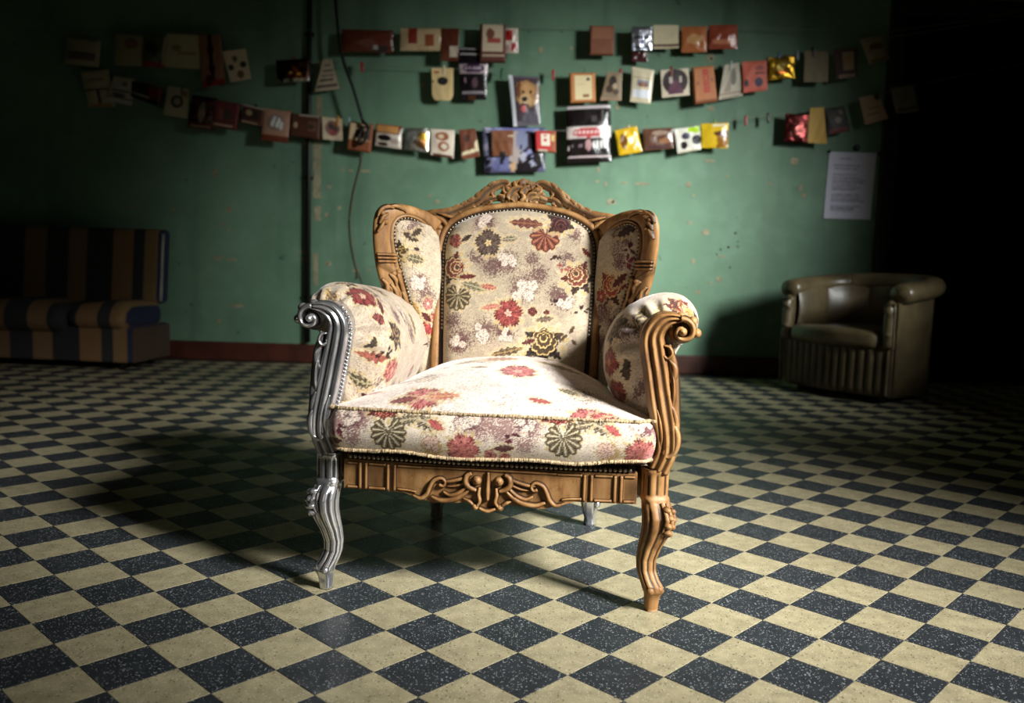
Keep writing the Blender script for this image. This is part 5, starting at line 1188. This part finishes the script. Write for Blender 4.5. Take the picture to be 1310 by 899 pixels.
    ('ring_card', 'pale olive card with a dark ring', 'card', (-2.603, 2.043, -2.447, 2.025, -2.467, 1.814, -2.635, 1.832), 6.580, 'card', 'paper', (160, 150, 118), [('e', 0.5, 0.52, 0.28, 0.22, (46, 42, 38)), ('e', 0.5, 0.52, 0.16, 0.13, (136, 128, 102)), ('r', 0.65, 0.7, 0.95, 0.9, (130, 96, 72))]),
    ('dark_striped_packet', 'dark red packet with black bars and a pale figure', 'packet', (-2.421, 1.984, -2.23, 1.961, -2.26, 1.728, -2.464, 1.75), 6.570, 'pouch', 'gloss', (74, 26, 26), [('r', 0, 0.2, 0.35, 0.3, (20, 14, 14)), ('r', 0, 0.4, 0.35, 0.5, (20, 14, 14)), ('r', 0, 0.6, 0.35, 0.7, (20, 14, 14)), ('r', 0.65, 0.2, 1, 0.3, (20, 14, 14)), ('r', 0.65, 0.4, 1, 0.5, (20, 14, 14)), ('r', 0.65, 0.6, 1, 0.7, (20, 14, 14)), ('e', 0.5, 0.5, 0.12, 0.34, (120, 104, 84)), ('r', 0, 0.88, 1, 1, (20, 14, 14)), ('r', 0.1, 0.03, 0.85, 0.1, (150, 124, 100))]),
    ('maroon_carton', 'maroon carton with pale lower edge in the lower row', 'carton', (-2.251, 1.951, -2.065, 1.928, -2.095, 1.734, -2.269, 1.758), 6.580, 'box', 'paper', (110, 46, 44), [('e', 0.55, 0.5, 0.22, 0.2, (70, 60, 44)), ('r', 0.2, 0.3, 0.4, 0.7, (130, 70, 62)), ('r', 0, 0.06, 0.85, 0.14, (196, 160, 140))]),
    ('photo_carton', 'small brown carton with a photo and pale upper edge', 'carton', (-2.048, 1.929, -1.88, 1.894, -1.903, 1.762, -2.06, 1.792), 6.580, 'box', 'paper', (90, 48, 34), [('r', 0.1, 0.3, 0.8, 0.8, (52, 40, 30)), ('e', 0.35, 0.6, 0.14, 0.16, (180, 150, 110)), ('r', 0, 0.9, 1, 1, (196, 180, 160)), ('r', 0, 0.03, 0.8, 0.13, (176, 150, 126))]),
    ('scribble_packet', 'tan packet with a white brushed scribble and brown foot', 'packet', (-1.885, 1.902, -1.694, 1.879, -1.711, 1.651, -1.909, 1.668), 6.560, 'pouch', 'paper', (186, 140, 116), [('r', 0, 0, 1, 0.18, (120, 52, 32)), ('e', 0.5, 0.6, 0.34, 0.26, (150, 126, 116)), ('p', [(0.3, 0.5), (0.42, 0.8), (0.52, 0.78), (0.42, 0.45)], (236, 234, 230)), ('p', [(0.5, 0.5), (0.6, 0.8), (0.7, 0.7), (0.58, 0.42)], (236, 234, 230)), ('p', [(0.62, 0.45), (0.7, 0.66), (0.8, 0.6), (0.74, 0.36)], (226, 222, 220))]),
    ('dark_brown_box', 'dark brown box beside the black pipe in the lower row', 'box', (-1.691, 1.873, -1.469, 1.856, -1.48, 1.685, -1.702, 1.707), 6.590, 'box', 'paper', (84, 44, 28), [('r', 0.3, 0.92, 0.95, 1, (170, 156, 140)), ('e', 0.2, 0.5, 0.06, 0.14, (190, 160, 130)), ('r', 0.62, 0.3, 0.9, 0.7, (110, 74, 58)), ('e', 0.72, 0.5, 0.1, 0.12, (70, 50, 40))]),
    ('floral_card', 'small cream card with a dull flower print', 'card', (-1.461, 1.855, -1.31, 1.842, -1.309, 1.683, -1.454, 1.69), 6.580, 'card', 'paper', (206, 186, 156), [('e', 0.5, 0.52, 0.36, 0.34, (140, 96, 88)), ('e', 0.42, 0.6, 0.14, 0.13, (70, 60, 50)), ('e', 0.62, 0.5, 0.14, 0.13, (80, 62, 54)), ('e', 0.5, 0.34, 0.16, 0.12, (150, 70, 74))]),
    ('labelled_carton', 'orange brown carton with a cream panel under the knotted cable', 'carton', (-1.254, 1.823, -1.079, 1.805, -1.1, 1.598, -1.275, 1.622), 6.590, 'box', 'paper', (140, 76, 44), [('r', 0.06, 0.38, 0.95, 0.95, (206, 178, 140)), ('r', 0.28, 0.45, 0.8, 0.9, (64, 44, 34)), ('r', 0.3, 0.72, 0.75, 0.84, (170, 140, 110)), ('r', 0.82, 0.4, 0.95, 0.95, (110, 70, 50))]),
    ('cow_packet', 'packet with an orange band over a black and white patched half', 'packet', (-1.06, 1.815, -0.862, 1.798, -0.871, 1.632, -1.064, 1.655), 6.580, 'pouch', 'gloss', (206, 190, 176), [('r', 0, 0.6, 1, 1, (104, 62, 40)), ('r', 0.05, 0.66, 0.85, 0.95, (196, 140, 84)), ('e', 0.35, 0.4, 0.26, 0.14, (30, 24, 24)), ('e', 0.75, 0.3, 0.18, 0.12, (170, 150, 140)), ('e', 0.3, 0.12, 0.2, 0.08, (56, 46, 44))]),
    ('crumpled_foil', 'bright crumpled silver and gold foil packet in the lower row', 'packet', (-0.843, 1.786, -0.663, 1.791, -0.666, 1.614, -0.852, 1.632), 6.570, 'pouch', 'foil', (206, 204, 196), [('e', 0.3, 0.62, 0.24, 0.24, (240, 240, 238)), ('e', 0.75, 0.6, 0.2, 0.24, (196, 150, 60)), ('e', 0.55, 0.4, 0.16, 0.14, (140, 116, 110)), ('p', [(0.5, 0.2), (0.9, 0.1), (0.95, 0.5), (0.6, 0.5)], (150, 104, 64))]),
    ('white_print_bag', 'white bag with two brown printed shapes', 'bag', (-0.653, 1.787, -0.472, 1.787, -0.479, 1.575, -0.649, 1.599), 6.580, 'pouch', 'paper', (222, 206, 186), [('e', 0.48, 0.74, 0.28, 0.16, (150, 84, 56)), ('e', 0.44, 0.74, 0.12, 0.08, (206, 180, 150)), ('e', 0.55, 0.38, 0.24, 0.18, (150, 84, 56)), ('e', 0.58, 0.38, 0.13, 0.1, (216, 200, 180)), ('r', 0.1, 0, 0.95, 0.1, (96, 48, 36))]),
    ('chocolate_packet', 'chocolate brown packet with a cream lower corner', 'packet', (-0.443, 1.786, -0.321, 1.801, -0.281, 1.597, -0.414, 1.57), 6.570, 'pouch', 'paper', (110, 58, 34), [('p', [(0, 0.1), (1, 0.2), (1, 0.62), (0.82, 0.5), (0.8, 0.3), (0.05, 0.24)], (222, 206, 168)), ('e', 0.4, 0.68, 0.2, 0.14, (76, 40, 28)), ('r', 0.1, 0, 0.9, 0.14, (124, 62, 36))]),
    ('metallic_bag', 'large crumpled metallic bag in violet blue and black', 'bag', (-0.27, 1.813, 0.202, 1.826, 0.207, 1.499, -0.244, 1.48), 6.600, 'pouch', 'gloss', (86, 84, 112), [('p', [(0.48, 0), (0.85, 0), (1, 0.2), (1, 0.7), (0.62, 1), (0.5, 0.6)], (34, 28, 32)), ('e', 0.3, 0.2, 0.2, 0.16, (110, 112, 156)), ('e', 0.1, 0.5, 0.1, 0.36, (130, 128, 160)), ('p', [(0.4, 0.0), (0.5, 0), (0.62, 0.5), (0.56, 1), (0.46, 1)], (176, 160, 156)), ('e', 0.62, 0.7, 0.1, 0.24, (130, 132, 160)), ('e', 0.75, 0.4, 0.06, 0.1, (140, 140, 180)), ('e', 0.64, 0.34, 0.04, 0.12, (170, 168, 186)), ('r', 0.1, 0.9, 0.9, 0.98, (120, 124, 176)), ('p', [(0.4, 0), (0.48, 0), (0.52, 0.22), (0.46, 0.22)], (206, 160, 110)), ('p', [(0.207, 0.03), (0.26, 0.066), (0.273, 0.177), (0.212, 0.147)], (96, 98, 140)), ('p', [(-0.019, 0.453), (0.07, 0.501), (0.068, 0.645), (-0.031, 0.607)], (176, 170, 196)), ('p', [(0.184, 0.442), (0.275, 0.489), (0.269, 0.631), (0.169, 0.593)], (176, 170, 196)), ('p', [(0.223, 0.845), (0.314, 0.894), (0.311, 1.041), (0.209, 1.002)], (150, 150, 190)), ('p', [(0.767, 0.11), (0.85, 0.151), (0.842, 0.277), (0.751, 0.244)], (160, 160, 180)), ('p', [(0.82, 0.793), (0.895, 0.837), (0.898, 0.967), (0.814, 0.932)], (160, 160, 180)), ('p', [(0.135, 0.367), (0.231, 0.421), (0.231, 0.58), (0.125, 0.537)], (150, 150, 190)), ('p', [(0.91, 0.76), (0.997, 0.8), (0.982, 0.921), (0.887, 0.889)], (160, 160, 180)), ('p', [(0.815, 0.426), (0.885, 0.467), (0.889, 0.59), (0.811, 0.558)], (40, 34, 40)), ('p', [(0.143, 0.259), (0.2, 0.282), (0.184, 0.351), (0.123, 0.333)], (150, 150, 190)), ('p', [(0.962, 0.43), (1.023, 0.474), (1.042, 0.608), (0.972, 0.572)], (40, 34, 40)), ('p', [(0.65, 0.007), (0.708, 0.037), (0.703, 0.126), (0.64, 0.102)], (40, 34, 40)), ('p', [(0.706, 0.217), (0.771, 0.269), (0.799, 0.424), (0.723, 0.383)], (30, 26, 30)), ('p', [(0.028, 0.146), (0.091, 0.187), (0.103, 0.312), (0.032, 0.279)], (28, 24, 30)), ('p', [(0.314, 0.136), (0.365, 0.157), (0.352, 0.219), (0.297, 0.203)], (96, 98, 140)), ('p', [(0.046, 0.873), (0.141, 0.919), (0.128, 1.056), (0.024, 1.019)], (176, 170, 196)), ('p', [(-0.02, 0.195), (0.055, 0.242), (0.065, 0.383), (-0.018, 0.346)], (40, 36, 48)), ('p', [(0.91, 0.537), (0.999, 0.579), (0.985, 0.704), (0.888, 0.67)], (160, 160, 180)), ('p', [(0.249, 0.143), (0.325, 0.196), (0.346, 0.357), (0.259, 0.314)], (28, 24, 30)), ('p', [(-0.017, -0.021), (0.062, 0.012), (0.042, 0.11), (-0.043, 0.084)], (40, 36, 48)), ('p', [(0.969, 0.502), (1.026, 0.537), (1.032, 0.641), (0.969, 0.613)], (30, 26, 30)), ('p', [(0.027, -0.026), (0.118, 0.014), (0.1, 0.137), (0.001, 0.104)], (40, 36, 48)), ('p', [(0.582, 0.484), (0.628, 0.515), (0.638, 0.609), (0.585, 0.584)], (30, 26, 30)), ('p', [(0.805, 0.219), (0.865, 0.256), (0.872, 0.366), (0.805, 0.337)], (30, 26, 30)), ('p', [(0.382, -0.034), (0.457, 0.001), (0.446, 0.108), (0.365, 0.079)], (96, 98, 140)), ('p', [(0.411, 0.174), (0.458, 0.195), (0.449, 0.258), (0.398, 0.241)], (40, 36, 48))]),
    ('brown_card', 'brown card hung in front of the metallic violet bag', 'card', (-0.198, 1.785, -0.036, 1.795, -0.037, 1.607, -0.187, 1.597), 6.550, 'card', 'paper', (120, 70, 40), [('r', 0.35, 0, 0.65, 0.16, (30, 22, 20)), ('r', 0, 0.52, 1, 0.56, (90, 50, 30)), ('r', 0.75, 0.74, 1, 0.8, (190, 170, 140))]),
    ('red_label_box', 'small red and brown box with a white letter block', 'box', (0.12, 1.79, 0.277, 1.794, 0.282, 1.635, 0.131, 1.642), 6.560, 'box', 'paper', (150, 78, 48), [('r', 0, 0.1, 0.76, 1, (184, 40, 38)), ('r', 0.28, 0.3, 0.7, 0.86, (226, 214, 196)), ('r', 0.42, 0.5, 0.56, 0.62, (184, 40, 38)), ('r', 0.42, 0.74, 0.56, 0.8, (184, 40, 38)), ('r', 0.78, 0.52, 0.92, 0.8, (206, 186, 110)), ('r', 0.15, 0, 0.6, 0.12, (196, 176, 160))]),
    ('black_coffee_bag', 'large black bag with a red oval on a wide white band', 'bag', (0.347, 1.981, 0.676, 2.007, 0.699, 1.586, 0.373, 1.565), 6.580, 'pouch', 'gloss', (24, 18, 18), [('r', 0, 0.42, 1, 0.625, (214, 200, 196)), ('e', 0.48, 0.52, 0.36, 0.085, (178, 70, 74)), ('t', 0.18, 0.495, 0.8, 0.555, (226, 190, 186)), ('r', 0.02, 0.93, 1, 0.985, (190, 180, 182)), ('r', 0.02, 0.09, 1, 0.125, (206, 186, 186)), ('t', 0.6, 0.25, 0.92, 0.38, (222, 218, 214)), ('e', 0.48, 0.3, 0.07, 0.1, (170, 130, 130)), ('t', 0.12, 0.27, 0.36, 0.32, (130, 110, 116)), ('r', 0.8, 0.64, 0.83, 0.9, (110, 100, 100)), ('e', 0.62, 0.76, 0.07, 0.06, (70, 60, 64)), ('r', 0.02, 0.22, 0.06, 0.3, (214, 206, 206))]),
    ('yellow_bag', 'crinkled yellow plastic bag in the lower row', 'bag', (0.712, 1.814, 0.878, 1.853, 0.927, 1.666, 0.754, 1.633), 6.570, 'pouch', 'gloss', (206, 164, 30), [('e', 0.3, 0.5, 0.16, 0.3, (110, 70, 26)), ('p', [(0.35, 0.2), (0.6, 0.9), (0.75, 0.5), (0.5, 0.3)], (226, 190, 50)), ('e', 0.55, 0.55, 0.08, 0.1, (246, 230, 160))]),
    ('brown_pouch', 'wide brown pouch between the yellow bag and the spotted white packet', 'pouch', (0.921, 1.833, 1.153, 1.851, 1.16, 1.697, 0.94, 1.673), 6.580, 'pouch', 'gloss', (94, 62, 48), [('e', 0.55, 0.78, 0.26, 0.12, (150, 126, 110)), ('e', 0.7, 0.4, 0.2, 0.12, (140, 96, 64)), ('r', 0.1, 0.08, 0.8, 0.2, (76, 54, 60))]),
    ('lime_patch_packet', 'white packet with black shapes and a lime green corner', 'packet', (1.157, 1.838, 1.342, 1.866, 1.362, 1.696, 1.19, 1.657), 6.570, 'card', 'gloss', (222, 216, 204), [('e', 0.42, 0.66, 0.18, 0.14, (60, 58, 76)), ('e', 0.3, 0.3, 0.14, 0.16, (40, 32, 38)), ('e', 0.84, 0.44, 0.2, 0.2, (30, 30, 40)), ('p', [(0.5, 0.82), (0.95, 0.72), (1, 1), (0.55, 1)], (170, 206, 30)), ('r', 0, 0, 1, 0.06, (196, 186, 160))]),
    ('yellow_brown_packet', 'yellow packet with a brown wedge at the right of the lower row', 'packet', (1.35, 1.882, 1.552, 1.893, 1.557, 1.706, 1.365, 1.706), 6.560, 'pouch', 'gloss', (214, 176, 36), [('p', [(0.4, 0.62), (1, 0.75), (1, 0.3), (0.55, 0.0), (0.62, 0.4)], (92, 50, 30)), ('p', [(0.55, 0.5), (1, 0.4), (1, 0.05), (0.6, 0.02)], (150, 100, 34)), ('r', 0.4, 0.86, 0.9, 0.97, (226, 216, 180))]),
    ('maroon_foil_packet', 'shiny maroon packet with white glints at the right', 'packet', (1.976, 1.977, 2.15, 1.97, 2.152, 1.766, 1.977, 1.772), 6.580, 'pouch', 'foil', (122, 52, 52), [('e', 0.5, 0.4, 0.3, 0.26, (140, 74, 70))]),
    ('mustard_envelope', 'plain mustard envelope leaning beside the shiny maroon packet', 'envelope', (2.155, 2.02, 2.253, 2.028, 2.294, 1.763, 2.142, 1.77), 6.570, 'card', 'paper', (190, 148, 60), []),
    ('black_print_packet', 'black packet with grey blots and a dull red foot', 'packet', (2.257, 2.019, 2.406, 2.04, 2.465, 1.866, 2.299, 1.827), 6.580, 'pouch', 'paper', (36, 30, 30), [('e', 0.55, 0.5, 0.16, 0.12, (110, 96, 84)), ('e', 0.75, 0.8, 0.12, 0.1, (90, 78, 66)), ('r', 0.1, 0, 0.9, 0.2, (96, 34, 32))]),
    ('tan_envelope', 'crooked tan envelope with a few dark marks near the doorway', 'envelope', (2.512, 2.105, 2.653, 2.143, 2.737, 1.959, 2.572, 1.909), 6.580, 'card', 'paper', (166, 136, 104), [('r', 0.2, 0.3, 0.7, 0.34, (110, 86, 64)), ('r', 0.3, 0.5, 0.8, 0.54, (110, 86, 64)), ('e', 0.85, 0.9, 0.14, 0.14, (50, 44, 36))]),
    ('dim_packet', 'dim packet hanging last on the lower line before the doorway', 'packet', (2.737, 2.185, 2.903, 2.212, 2.964, 2.022, 2.798, 1.995), 6.580, 'pouch', 'paper', (110, 100, 84), [('r', 0.1, 0.1, 0.9, 0.2, (70, 60, 50))]),
]
def hang(idx, name, label, cat, quad, Y, kind, mt, base, ops):
    q = np.array(quad).reshape(4, 2); rs = np.random.RandomState(100 + idx)
    nu, nv = 34, 40; u = np.linspace(0, 1, nu)[None]; v = np.linspace(0, 1, nv)[:, None]; U = u + 0 * v; V = v + 0 * u
    tl, tr, br, bl = q
    XZ = (tl * ((1 - U) * V)[..., None] + tr * (U * V)[..., None] + br * (U * (1 - V))[..., None] + bl * ((1 - U) * (1 - V))[..., None])
    if kind == 'tag':             # rounded lower corners
        cut = np.clip(.22 - V, 0, 1) / .22; f = 1 - .5 * cut ** 2.2 * .55; XZ[..., 0] = XZ[..., 0].mean() + (XZ[..., 0] - XZ[..., 0].mean()) * f
    w_ = np.linalg.norm(tr - tl); w2 = max(w_, np.linalg.norm(br - bl))
    crk = sum(rs.uniform(.3, 1) * np.sin(U * rs.uniform(4, 16) + V * rs.uniform(-14, 14) + rs.uniform(0, 6)) for _ in range(5)) / 5
    edge = np.clip(np.minimum(np.minimum(U, 1 - U), np.minimum(V, 1 - V)) / .12, 0, 1)
    col = shade_ops(U, V, base, ops, rs)
    mb = MB()
    if kind == 'pouch':
        b_ = .018 * (np.clip(np.sin(np.pi * U), 0, 1) * np.clip(np.sin(np.pi * V), 0, 1)) ** .55 * (w2 / .2) + crk * (.007 if mt != 'paper' else .004) * edge
        curl = .006 * np.sin(U * 3.1 + idx)
        yf = Y - b_ - curl; yb = Y + .35 * b_ - curl + .0015
    elif kind == 'box':
        e2 = np.clip(np.minimum(np.minimum(U, 1 - U), np.minimum(V, 1 - V)) / .04, 0, 1)
        yf = Y - .018 - .012 * e2 + .001 * crk; yb = Y + .012 + 0 * U
    else:
        curl = .012 * np.sin((U - .5) * 2.4 + idx * 1.3) * (1 - V) + .003 * crk
        yf = Y - curl; yb = Y - curl + .003
    mb.grid(np.stack([XZ[..., 0], yf, XZ[..., 1]], -1), col)
    mb.grid(np.stack([XZ[..., 0], yb, XZ[..., 1]], -1), col * .9, flip=True)
    F = np.stack([XZ[..., 0], yf, XZ[..., 1]], -1); Bk = np.stack([XZ[..., 0], yb, XZ[..., 1]], -1)
    for sl, fl in ((np.s_[0, :], True), (np.s_[-1, :], False), (np.s_[:, 0], False), (np.s_[:, -1], True)):
        mb.grid(np.stack([F[sl], Bk[sl]]), np.stack([col[sl], col[sl]]), flip=not fl)
    o = mb.build(name, MATS[mt], None, True)
    top = (tl + tr) / 2; org = Vector((float(top[0]), Y, float(top[1])))
    o.data.transform(Matrix.Translation(-org)); o.location = org
    tag(o, label, cat, 'packets hung on the lines'); return o
for i, r in enumerate(ITEMS): hang(i, *r)
LINES = [
    ('upper', [(-3.356, 6.585, 2.393), (-2.975, 6.585, 2.426), (-2.111, 6.585, 2.44), (-1.277, 6.585, 2.497), (-0.386, 6.585, 2.539), (0.533, 6.585, 2.565), (1.336, 6.585, 2.588), (2.141, 6.585, 2.583), (2.715, 6.585, 2.589)]),
    ('middle', [(-3.356, 6.585, 2.415), (-2.4, 6.585, 2.331), (-1.8, 6.585, 2.269), (-1.419, 6.585, 2.247), (-1.072, 6.585, 2.234), (-0.61, 6.585, 2.231), (-0.147, 6.585, 2.221), (0.2, 6.585, 2.22), (0.777, 6.585, 2.242), (1.352, 6.585, 2.292), (1.695, 6.585, 2.347), (2.15, 6.585, 2.439), (2.707, 6.585, 2.544)]),
    ('lower', [(-3.362, 6.585, 2.157), (-2.866, 6.585, 2.076), (-2.519, 6.585, 2.029), (-2.113, 6.585, 1.939), (-1.823, 6.585, 1.885), (-1.462, 6.585, 1.85), (-1.067, 6.585, 1.816), (-0.601, 6.585, 1.789), (-0.077, 6.585, 1.793), (0.33, 6.585, 1.805), (0.794, 6.585, 1.835), (1.373, 6.585, 1.886), (1.833, 6.585, 1.956), (2.293, 6.585, 2.026), (2.69, 6.585, 2.145), (2.945, 6.585, 2.215)]),
]
LPT = []
for nm, P_ in LINES:
    p = [tuple(q) for q in P_]; p = [(p[0][0] - .75, 6.66, p[0][2] + .05)] + p + [(4.25, 6.66, p[-1][2] + .3)]
    LPT.append(spl(p, 400)); o = MB().tube(spl(p, 160), .0022, 6).build('hanging_line', cord_m)
    tag(o, '%s thin cord strung across the green wall with packets pinned to it' % {'upper': 'topmost', 'middle': 'second', 'lower': 'lowest'}[nm], 'cord')

PINS = [
    ((-1.167, 2.247), 6.530, (176, 30, 50), 'bright red clothespin alone on the line right of the diagonal cable'),
    ((0.245, 2.182), 6.530, (170, 34, 44), 'red clothespin alone on the line between the dog bag and the kraft envelope'),
    ((-0.14, 2.188), 6.530, (20, 84, 44), 'dark green clothespin left of the dog photo bag'),
    ((0.741, 2.241), 6.530, (150, 36, 40), 'red clothespin clipping the mottled tapering bag'),
    ((1.117, 2.285), 6.530, (110, 48, 36), 'brown clothespin above the horseshoe card'),
    ((1.686, 1.943), 6.530, (150, 40, 44), 'red clothespin alone near the middle right of the lower line'),
    ((1.852, 1.954), 6.530, (30, 34, 30), 'black clothespin tilted beside the lone red pin'),
    ((2.218, 1.992), 6.530, (130, 26, 34), 'dark red clothespin on the mustard envelope'),
    ((-1.698, 1.924), 6.530, (186, 80, 80), 'pale red clothespin on the scribbled packet'),
    ((-1.676, 2.244), 6.530, (150, 50, 36), 'red clothespin above the sparkling pouch'),
    ((1.452, 1.908), 6.530, (84, 126, 40), 'green clothespin on the yellow and brown packet'),
    ((0.821, 1.851), 6.530, (190, 160, 120), 'wooden clothespin on the crinkled yellow bag'),
    ((-0.565, 2.248), 6.530, (206, 190, 160), 'pale clothespin holding the cream tag'),
    ((-1.26, 1.836), 6.530, (150, 170, 176), 'pale blue clothespin left of the labelled carton'),
    ((-1.952, 1.923), 6.530, (40, 50, 84), 'dark blue clothespin above the small photo carton'),
    ((1.905, 2.402), 6.530, (60, 90, 130), 'blue clothespin above the gold foil bag'),
    ((2.154, 2.437), 6.530, (26, 24, 26), 'black clothespin above the grey brown card'),
    ((-1.347, 1.856), 6.530, (190, 130, 40), 'orange clothespin on the floral card'),
    ((1.549, 2.331), 6.530, (150, 156, 150), 'grey clothespin gathering the newsprint cone'),
    ((-2.503, 2.036), 6.530, (90, 90, 70), 'olive clothespin above the ring card'),
    ((2.04, 2.267), 6.530, (120, 130, 140), 'grey clothespin left of the grey brown card'),
]
pm = {}
for i, ((x, z), y, col, lab) in enumerate(PINS):
    cand = [q for L_ in LPT for q in L_ if abs(q[0] - x) < .02]; q = min(cand, key=lambda q: abs(q[2] - z)); y = float(q[1]); z = float(q[2])
    t = thing('clothespin', lab, 'clothespin', (x, y, z - .040), 0, 'clothespins on the lines'); t.rotation_euler = (0, rnd.uniform(-.12, .12), 0)
    if col not in pm: pm[col] = mat('pin_plastic', M_plain(col, .4, var=.12))
    for s_ in (-1, 1):
        MB().box((-.009, s_ * .005 - .004, -.012), (.009, s_ * .005 + .004, .062), bev=.003).build('jaw', pm[col], t)
    MB().tube([(-.011, 0, .03), (.011, 0, .03)], .006, 8).build('spring', brass, t)
# notice sheet with typed lines, pinned by the doorway
x0, x1, z0, z1 = 2.352, 2.708, 1.222, 1.720
nu, nv = 90, 130; U, V = np.meshgrid(np.linspace(0, 1, nu), np.linspace(0, 1, nv)); c = np.tile(lin((206, 204, 222)), U.shape + (1,))
rs = np.random.RandomState(5); ink = lin((104, 100, 118))
for k, vv in enumerate([.905, .80, .755, .66, .615, .58, .545, .51, .47, .435, .37, .335, .30, .265, .19, .155, .12]):
    e = rs.uniform(.6, .9); s0 = .12 if k else .18
    mk = (np.abs(V - vv) < .0085) & (U > s0) & (U < (e if k else .5)) & (rs.rand(nv, nu) < .72); c[mk] = ink
sheet = MB(); yy = WY - .006 - .012 * np.clip(.25 - V, 0, 1) ** 1.3 * 2 - .004 * np.sin(U * 3)
Gp = np.stack([x0 + (x1 - x0) * U - .012 * (1 - V), yy, z0 + (z1 - z0) * V], -1); sheet.grid(Gp, c); Gb = Gp.copy(); Gb[..., 1] += .001; sheet.grid(Gb, c * .9, flip=True)
tag(sheet.build('notice_sheet', page_m), 'white notice sheet with typed lines pinned beside the dark doorway', 'notice')
for (x, z, r_, lab) in ((2.555, 1.755, .024, 'black round pin head above the middle of the notice sheet'), (2.725, 1.715, .015, 'small black pin at the upper right corner of the notice sheet'), (2.352, 1.722, .011, 'tiny black pin at the upper left corner of the notice sheet')):
    o = MB().ball((0, 0, 0), (r_, .012, r_), nu=14, nv=9).build('push_pin', black_m, None, True, (x, WY - .012, z)); tag(o, lab, 'pin')
